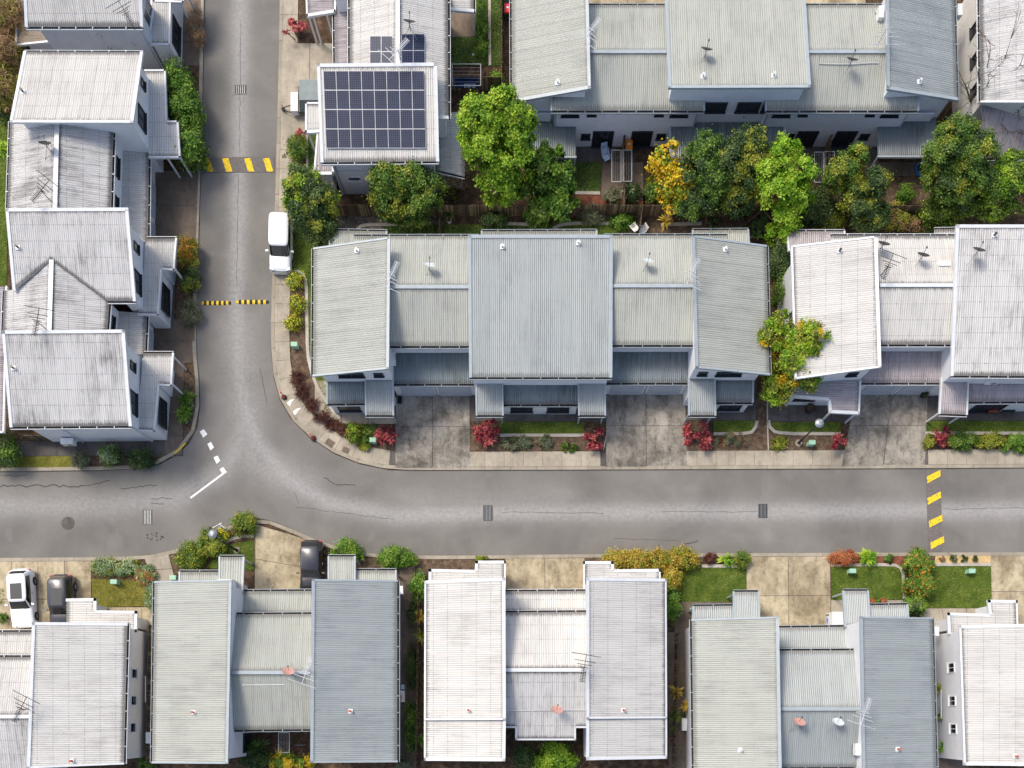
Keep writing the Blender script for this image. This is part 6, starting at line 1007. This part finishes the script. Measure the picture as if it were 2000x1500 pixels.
wbin(991, 18, 'bin_red', 'red lidded wheelie bin by the fence at the top'); wbin(1228, 284, 'bin_orange', 'orange lidded wheelie bin by the back doors')
def fence(a, b_, h, label, step=.105, m='paling_wood', group='timber paling fences', base=YZ):
    A, B = np.array(P(*a)), np.array(P(*b_)); d = B-A; L = np.linalg.norm(d); d /= L; nn = np.array([-d[1], d[0]]); rz = math.atan2(d[1], d[0]); off = (*A, base); e = empty('timber_fence', off, label, 'fence', group); mb = MB(); rng = random.Random(int(a[0]*7+a[1]))
    for i in range(int(L/step)):
        c = A+d*(i+.5)*step; hh = h*rng.uniform(.955, 1.02); mb.box((c[0]+nn[0]*rng.uniform(-.006, .006), c[1]+nn[1]*rng.uniform(-.006, .006), base+hh/2), (step*.93, .02, hh), rz+rng.uniform(-.03, .03))
    tag(obj('palings', mb, m, e, off), kind='stuff')
    for i in range(int(L/2.4)+1): c = A+d*min(L, i*2.4)+nn*.07; obj('post', MB().box((*c, base+h*.48), (.1, .1, h*.96), rz), 'timber_dark', e, off)
    for z_ in (.35, 1.3): c = (A+B)/2+nn*.035; obj('rail', MB().box((*c, base+z_), (L, .045, .075), rz), 'timber_dark', e, off)
fence((656, 423), (868, 422), 1.75, 'dark paling fence below the solar house'); fence((868, 423), (1090, 423), 1.75, 'shaded paling fence under the tall bright green tree'); fence((1090, 422), (1330, 424), 1.75, 'sunlit paling fence behind the middle terrace'); fence((1330, 424), (1860, 424), 1.75, 'paling fence hidden under the row of garden trees'); fence((1214, 290), (1216, 421), 1.75, 'paling fence between the two back gardens by the orange bin'); fence((1610, 288), (1604, 420), 1.75, 'paling fence between the two right back gardens'); fence((935, 177), (980, 178), 1.7, 'short paling fence beside the blue laundry'); fence((881, 178), (935, 178), 1.7, 'short paling fence behind the blue laundry'); fence((981, -30), (981, 215), 1.8, 'long paling fence running up beside the top grey terrace'); fence((1836, 218), (1842, 300), 1.8, 'paling fence at the right end of the top terrace'); fence((820, 1165), (816, 1500), 1.6, 'brown paling fence in the gap between lower houses'); fence((304, 1225), (299, 1490), 1.5, 'brown paling fence in the lower left gap'); fence((1318, 1240), (1312, 1500), 1.5, 'dark paling fence in the lower right gap'); fence((860, 465), (862, 424), 1.6, 'paling fence across the back garden of the middle terrace'); fence((1246, 462), (1250, 424), 1.6, 'paling fence by the white garden furniture'); fence((60, 860), (118, 862), 1.4, 'low timber gate fence at the end of the left terrace'); fence((1496, 1510), (1500, 1500), 1.5, 'short fence at the bottom edge of the lower right pair')
def clothesline(x0, y0, x1, y1, h, label, n=6, vert=True, cloth=None):
    (ax, ay), (bx, by) = P(x0, y0, h), P(x1, y1, h); cx, cy = (ax+bx)/2, (ay+by)/2; W, D = abs(bx-ax), abs(by-ay); e = empty('clothesline', (cx, cy, .12), label, 'clothesline', 'fold down clotheslines'); z_ = h-.12; fr = MB()
    for k in (-1, 1): fr.tube((k*W/2, -D/2, z_), (k*W/2, D/2, z_), .022, n=6).tube((-W/2, k*D/2, z_), (W/2, k*D/2, z_), .022, n=6)
    obj('line_frame', fr, 'steel_pale', e); obj('leg', MB().tube((-W/2, 0, 0), (-W/2, 0, z_), .03), 'steel', e); obj('leg', MB().tube((W/2, 0, 0), (W/2, 0, z_), .03), 'steel', e)
    for i in range(n): 
        if vert: xx = -W/2+W*(i+1)/(n+1); obj('line', MB().tube((xx, -D/2, z_), (xx, D/2, z_), .006, n=3), 'steel_pale', e)
        else: yy = -D/2+D*(i+1)/(n+1); obj('line', MB().tube((-W/2, yy, z_), (W/2, yy, z_), .006, n=3), 'steel_pale', e)
    return cx, cy, W, D, z_+.12
def laundry(x0, x1, y, ztop, drop, m, label, rng=random.Random(3)):
    mb = MB(); n = 14; ph = rng.uniform(0, 6)
    for j in range(5):
        for i in range(n+1): xx = x0+(x1-x0)*i/n; k = j/4; mb.v.append((xx, y+.05*math.sin(i*1.3+ph)*k, ztop-drop*k*(1+.05*math.sin(i*.9+ph))))
    for j in range(4):
        for i in range(n): a = j*(n+1)+i; mb.f.append((a, a+1, a+n+2, a+n+1)); mb.mi.append(0)
    single('laundry', mb, m, ((x0+x1)/2, y, ztop), label, 'laundry', 'laundry on the lines', True)
c = clothesline(883, 125, 939, 167, 1.8, 'white framed clothesline with blue towels at the top', 5, False); laundry(c[0]-.9, c[0]+.9, c[1]-.45, c[4], .9, 'cloth_blue', 'long dark blue cloth hanging on the top clothesline'); laundry(c[0]-.2, c[0]+.7, c[1]-.68, c[4], .5, 'cloth_pale', 'pale small cloths hanging in front of the blue cloth'); laundry(c[0]-.95, c[0]+.9, c[1]-.2, c[4], .7, 'cloth_blue', 'second blue cloth hanging behind the long one')
clothesline(1195, 293, 1213, 355, 1.75, 'white clothesline frame left of the garden fence', 4); clothesline(1217, 293, 1234, 354, 1.75, 'white clothesline frame right of the garden fence', 4); clothesline(1591, 297, 1608, 356, 1.75, 'white clothesline frame left of the right garden fence', 4); clothesline(1611, 296, 1630, 352, 1.75, 'white clothesline frame right of the right garden fence', 4)
c = clothesline(544, 1431, 565, 1470, 1.6, 'clothesline frame in the shaded lower back garden', 6); laundry(c[0]+.75, c[0]+1.5, c[1]-.2, 1.65, .8, 'cloth_pale', 'pale blue clothes hanging in the shaded lower back garden'); laundry(c[0]+.7, c[0]+1.2, c[1]-.5, 1.4, .7, 'cloth_pink', 'pink striped cloth hanging in the shaded lower back garden')
def chair(px, py, rz, label, m='cloth_pale', group='garden chairs'):
    x, y = P(px, py, .5); e = empty('garden_chair', (x, y, .125), label, 'chair', group, rz); obj('seat', MB().box((0, 0, .43), (.5, .5, .05)), m, e); obj('backrest', MB().hexa([(-.25, .22, .45), (.25, .22, .45), (.25, .26, .45), (-.25, .26, .45)], [(-.25, .4, .95), (.25, .4, .95), (.25, .44, .95), (-.25, .44, .95)]), m, e)
    for a in (-1, 1):
        for c_ in (-1, 1): obj('leg', MB().tube((a*.22, c_*.2, 0), (a*.2, c_*.18, .42), .02), 'steel', e)
        obj('armrest', MB().box((a*.27, .02, .65), (.05, .45, .04)), m, e)
chair(1181, 297, .2, 'upper pale garden chair beside the clothesline'); chair(1184, 308, .5, 'lower pale garden chair beside the clothesline'); chair(1240, 446, 2.2, 'white plastic chair in the middle back garden', 'plastic_white'); chair(1253, 452, -1., 'second white plastic chair by the thin trunk', 'plastic_white')
def pot(px, py, r_, h_, m, label, plantm=None):
    x, y = P(px, py, h_); e = empty('plant_pot', (x, y, .115), label, 'pot', 'plant pots'); obj('pot_wall', MB().tube((0, 0, 0), (0, 0, h_), r_*.75, r_, 14), m, e); obj('soil', MB().cyl((0, 0, h_), r_*.85, .012, 14), 'soil', e)
    if plantm:
        rr = RNG; n = 160; d = rr.normal(size=(n, 3)); d[:, 2] = abs(d[:, 2])+.2; d /= np.linalg.norm(d, axis=1)[:, None]; C = d*r_*1.5*rr.uniform(.3, 1., (n, 1))+np.array([0, 0, h_]); T = rr.normal(size=(n, 3)); T /= np.linalg.norm(T, axis=1)[:, None]; B = np.cross(T, d); quads('foliage', C, T*.09, B*.04, plantm, e)
pot(556, 359, .2, .4, 'black_plastic', 'black pot with small plant on the footpath', 'leaf_hedge'); pot(374, 790, .18, .35, 'pot_white', 'pale pot in the left corner bed, upper one', 'leaf_mid'); pot(362, 822, .18, .35, 'pot_white', 'pale pot in the left corner bed, lower one', 'leaf_mid'); pot(714, 783, .2, .45, 'pot_white', 'round pot on the tiled porch of the end house'); pot(1313, 1383, .17, .35, 'terracotta', 'terracotta pot, topmost in the lower right gap'); pot(1313, 1405, .17, .35, 'terracotta', 'terracotta pot with earth, second in the lower right gap'); pot(1313, 1425, .17, .35, 'terracotta', 'terracotta pot, third in the lower right gap', 'leaf_mid'); pot(1313, 1447, .17, .35, 'terracotta', 'terracotta pot, lowest in the lower right gap'); pot(877, 430, .22, .4, 'pot_white', 'white pot with palm by the back fence'); pot(1702, 1176, .22, .4, 'terracotta', 'brown pot by the grey porch on the right lawn', 'leaf_rust'); pot(1712, 1178, .22, .4, 'black_plastic', 'black pot second by the right porch', 'leaf_mid'); pot(1724, 1176, .25, .45, 'black_plastic', 'larger dark pot third by the right porch', 'leaf_rust'); pot(1583, 797, .34, .75, 'black_plastic', 'large round black tub on the patio before the right terrace'); pot(660, 797, .25, .5, 'black_plastic', 'black tub on the porch of the corner house'); pot(1805, 770, .25, .5, 'black_plastic', 'dark pot by the right garage door', 'leaf_dark'); pot(768, 770, .25, .5, 'black_plastic', 'dark pot at the first garage corner', 'leaf_dark')
x, y = P(1803, 330, .3); e = empty('paddling_pool', (x, y, .12), 'bright blue round paddling pool half under the large right tree', 'pool'); n = 24; mb = MB(); pr = [(.55, 0), (.62, .1), (.6, .22), (.5, .24), (.46, .06)]; mb.add([(r_*math.cos(6.283*i/n), r_*math.sin(6.283*i/n), z_) for r_, z_ in pr for i in range(n)], [(k*n+i, k*n+(i+1) % n, (k+1)*n+(i+1) % n, (k+1)*n+i) for k in range(4) for i in range(n)]); obj('rim_ring', mb, 'blue_plastic', e, (0, 0, 0), True); obj('pool_floor', MB().cyl((0, 0, .02), .5, .03, 24), 'timber_dark', e)
x, y = P(1, 690, .5); e = empty('garden_cover', (x-.3, y, YZ), 'bright blue tarpaulin cover at the left edge', 'cover'); obj('cover', MB().hexa([(-.6, -1.1, 0), (.6, -1.1, 0), (.6, 1.1, 0), (-.6, 1.1, 0)], [(-.4, -.9, .7), (.4, -.9, .6), (.4, .9, .65), (-.4, .9, .75)]), 'blue_plastic', e)
def mat_(px, py, w_, d_, m, label, cat='mat', name='door_mat', z_=.13, h_=.02): x, y = P(px, py); single(name, MB().box((x, y, z_+h_/2), (w_, d_, h_)), m, (x, y, z_), label, cat)
mat_(781, 782, .35, .6, 'black_plastic', 'black door mat at the side of the first garage'); mat_(1928, 796, .9, .6, 'black_plastic', 'dark mat on the patio of the right terrace')
x, y = P(1621, 1210, .5); e = empty('hose_reel', (x, y, .12), 'bright blue coiled hose by the double driveway', 'hose'); mb = MB()
for k in range(4):
    for i in range(12): a0, a1 = 6.283*i/12, 6.283*(i+1)/12; rr = .16+.02*k; mb.tube((rr*math.cos(a0), rr*1.3*math.sin(a0)-.15*(k % 2), .08+.12*k), (rr*math.cos(a1), rr*1.3*math.sin(a1)-.15*(k % 2), .08+.12*k), .025, n=5, cap=False)
obj('hose_coil', mb, 'blue_plastic', e); obj('reel_frame', MB().box((0, .35, .3), (.35, .1, .6)), 'steel_dark', e)
def bench(px, py, w_, d_, m, label):
    x, y = P(px, py, .4); e = empty('outdoor_seat', (x, y, .125), label, 'seat', 'outdoor seats'); obj('seat', MB().box((0, 0, .42), (w_, d_, .1)), m, e); obj('backrest', MB().box((0, d_/2-.05, .68), (w_, .1, .45)), m, e)
    for a in (-1, 1):
        for c_ in (-1, 1): obj('leg', MB().box((a*(w_/2-.06), c_*(d_/2-.06), .18), (.06, .06, .37)), 'timber_dark', e)
bench(1938, 797, .75, .8, 'timber_red', 'orange timber seat on the patio under the right white roof'); bench(1968, 795, 1.0, .8, 'black_plastic', 'dark outdoor seat right of the orange timber seat'); bench(1915, 797, .6, .6, 'black_plastic', 'dark outdoor seat left of the orange timber seat')
def toys(px, py, label):
    x, y = P(px, py, .3); e = empty('garden_trolley', (x, y, .125), label, 'trolley'); obj('tray', MB().box((0, 0, .35), (.35, .9, .2)), 'plastic_white', e); obj('basket', MB().box((-.18, -.1, .58), (.28, .36, .22)), 'dish_pink', e); obj('bag', MB().hexa([(-.2, .5, .0), (.2, .5, .0), (.2, .95, .0), (-.2, .95, .0)], [(-.12, .55, .5), (.14, .56, .45), (.12, .9, .4), (-.1, .88, .5)]), 'cloth_pale', e)
    for a in (-1, 1):
        for c_ in (-1, 1): obj('wheel', MB().tube((a*.15, c_*.35, .1), (a*.19, c_*.35, .1), .1, n=10).tube((a*.15, c_*.35, .1), (a*.15, c_*.35, .27), .015, n=4), 'black_plastic', e)
toys(787, 1360, 'white garden trolley with pink basket in the narrow side gap')
x, y = P(925, 109, .1); single('garden_ball', MB().add([(x+.1*math.sin(a)*math.cos(b_), y+.1*math.sin(a)*math.sin(b_), .23+.1*math.cos(a)) for a in (.01, .6, 1.2, 1.8, 2.4, 3.13) for b_ in [6.283*i/12 for i in range(12)]], [(k*12+i, (k+1)*12+i, (k+1)*12+(i+1) % 12, k*12+(i+1) % 12) for k in range(5) for i in range(12)]), 'plastic_white', (x, y, .13), 'small white ball on the lawn below the top patio', 'ball', smooth=True)
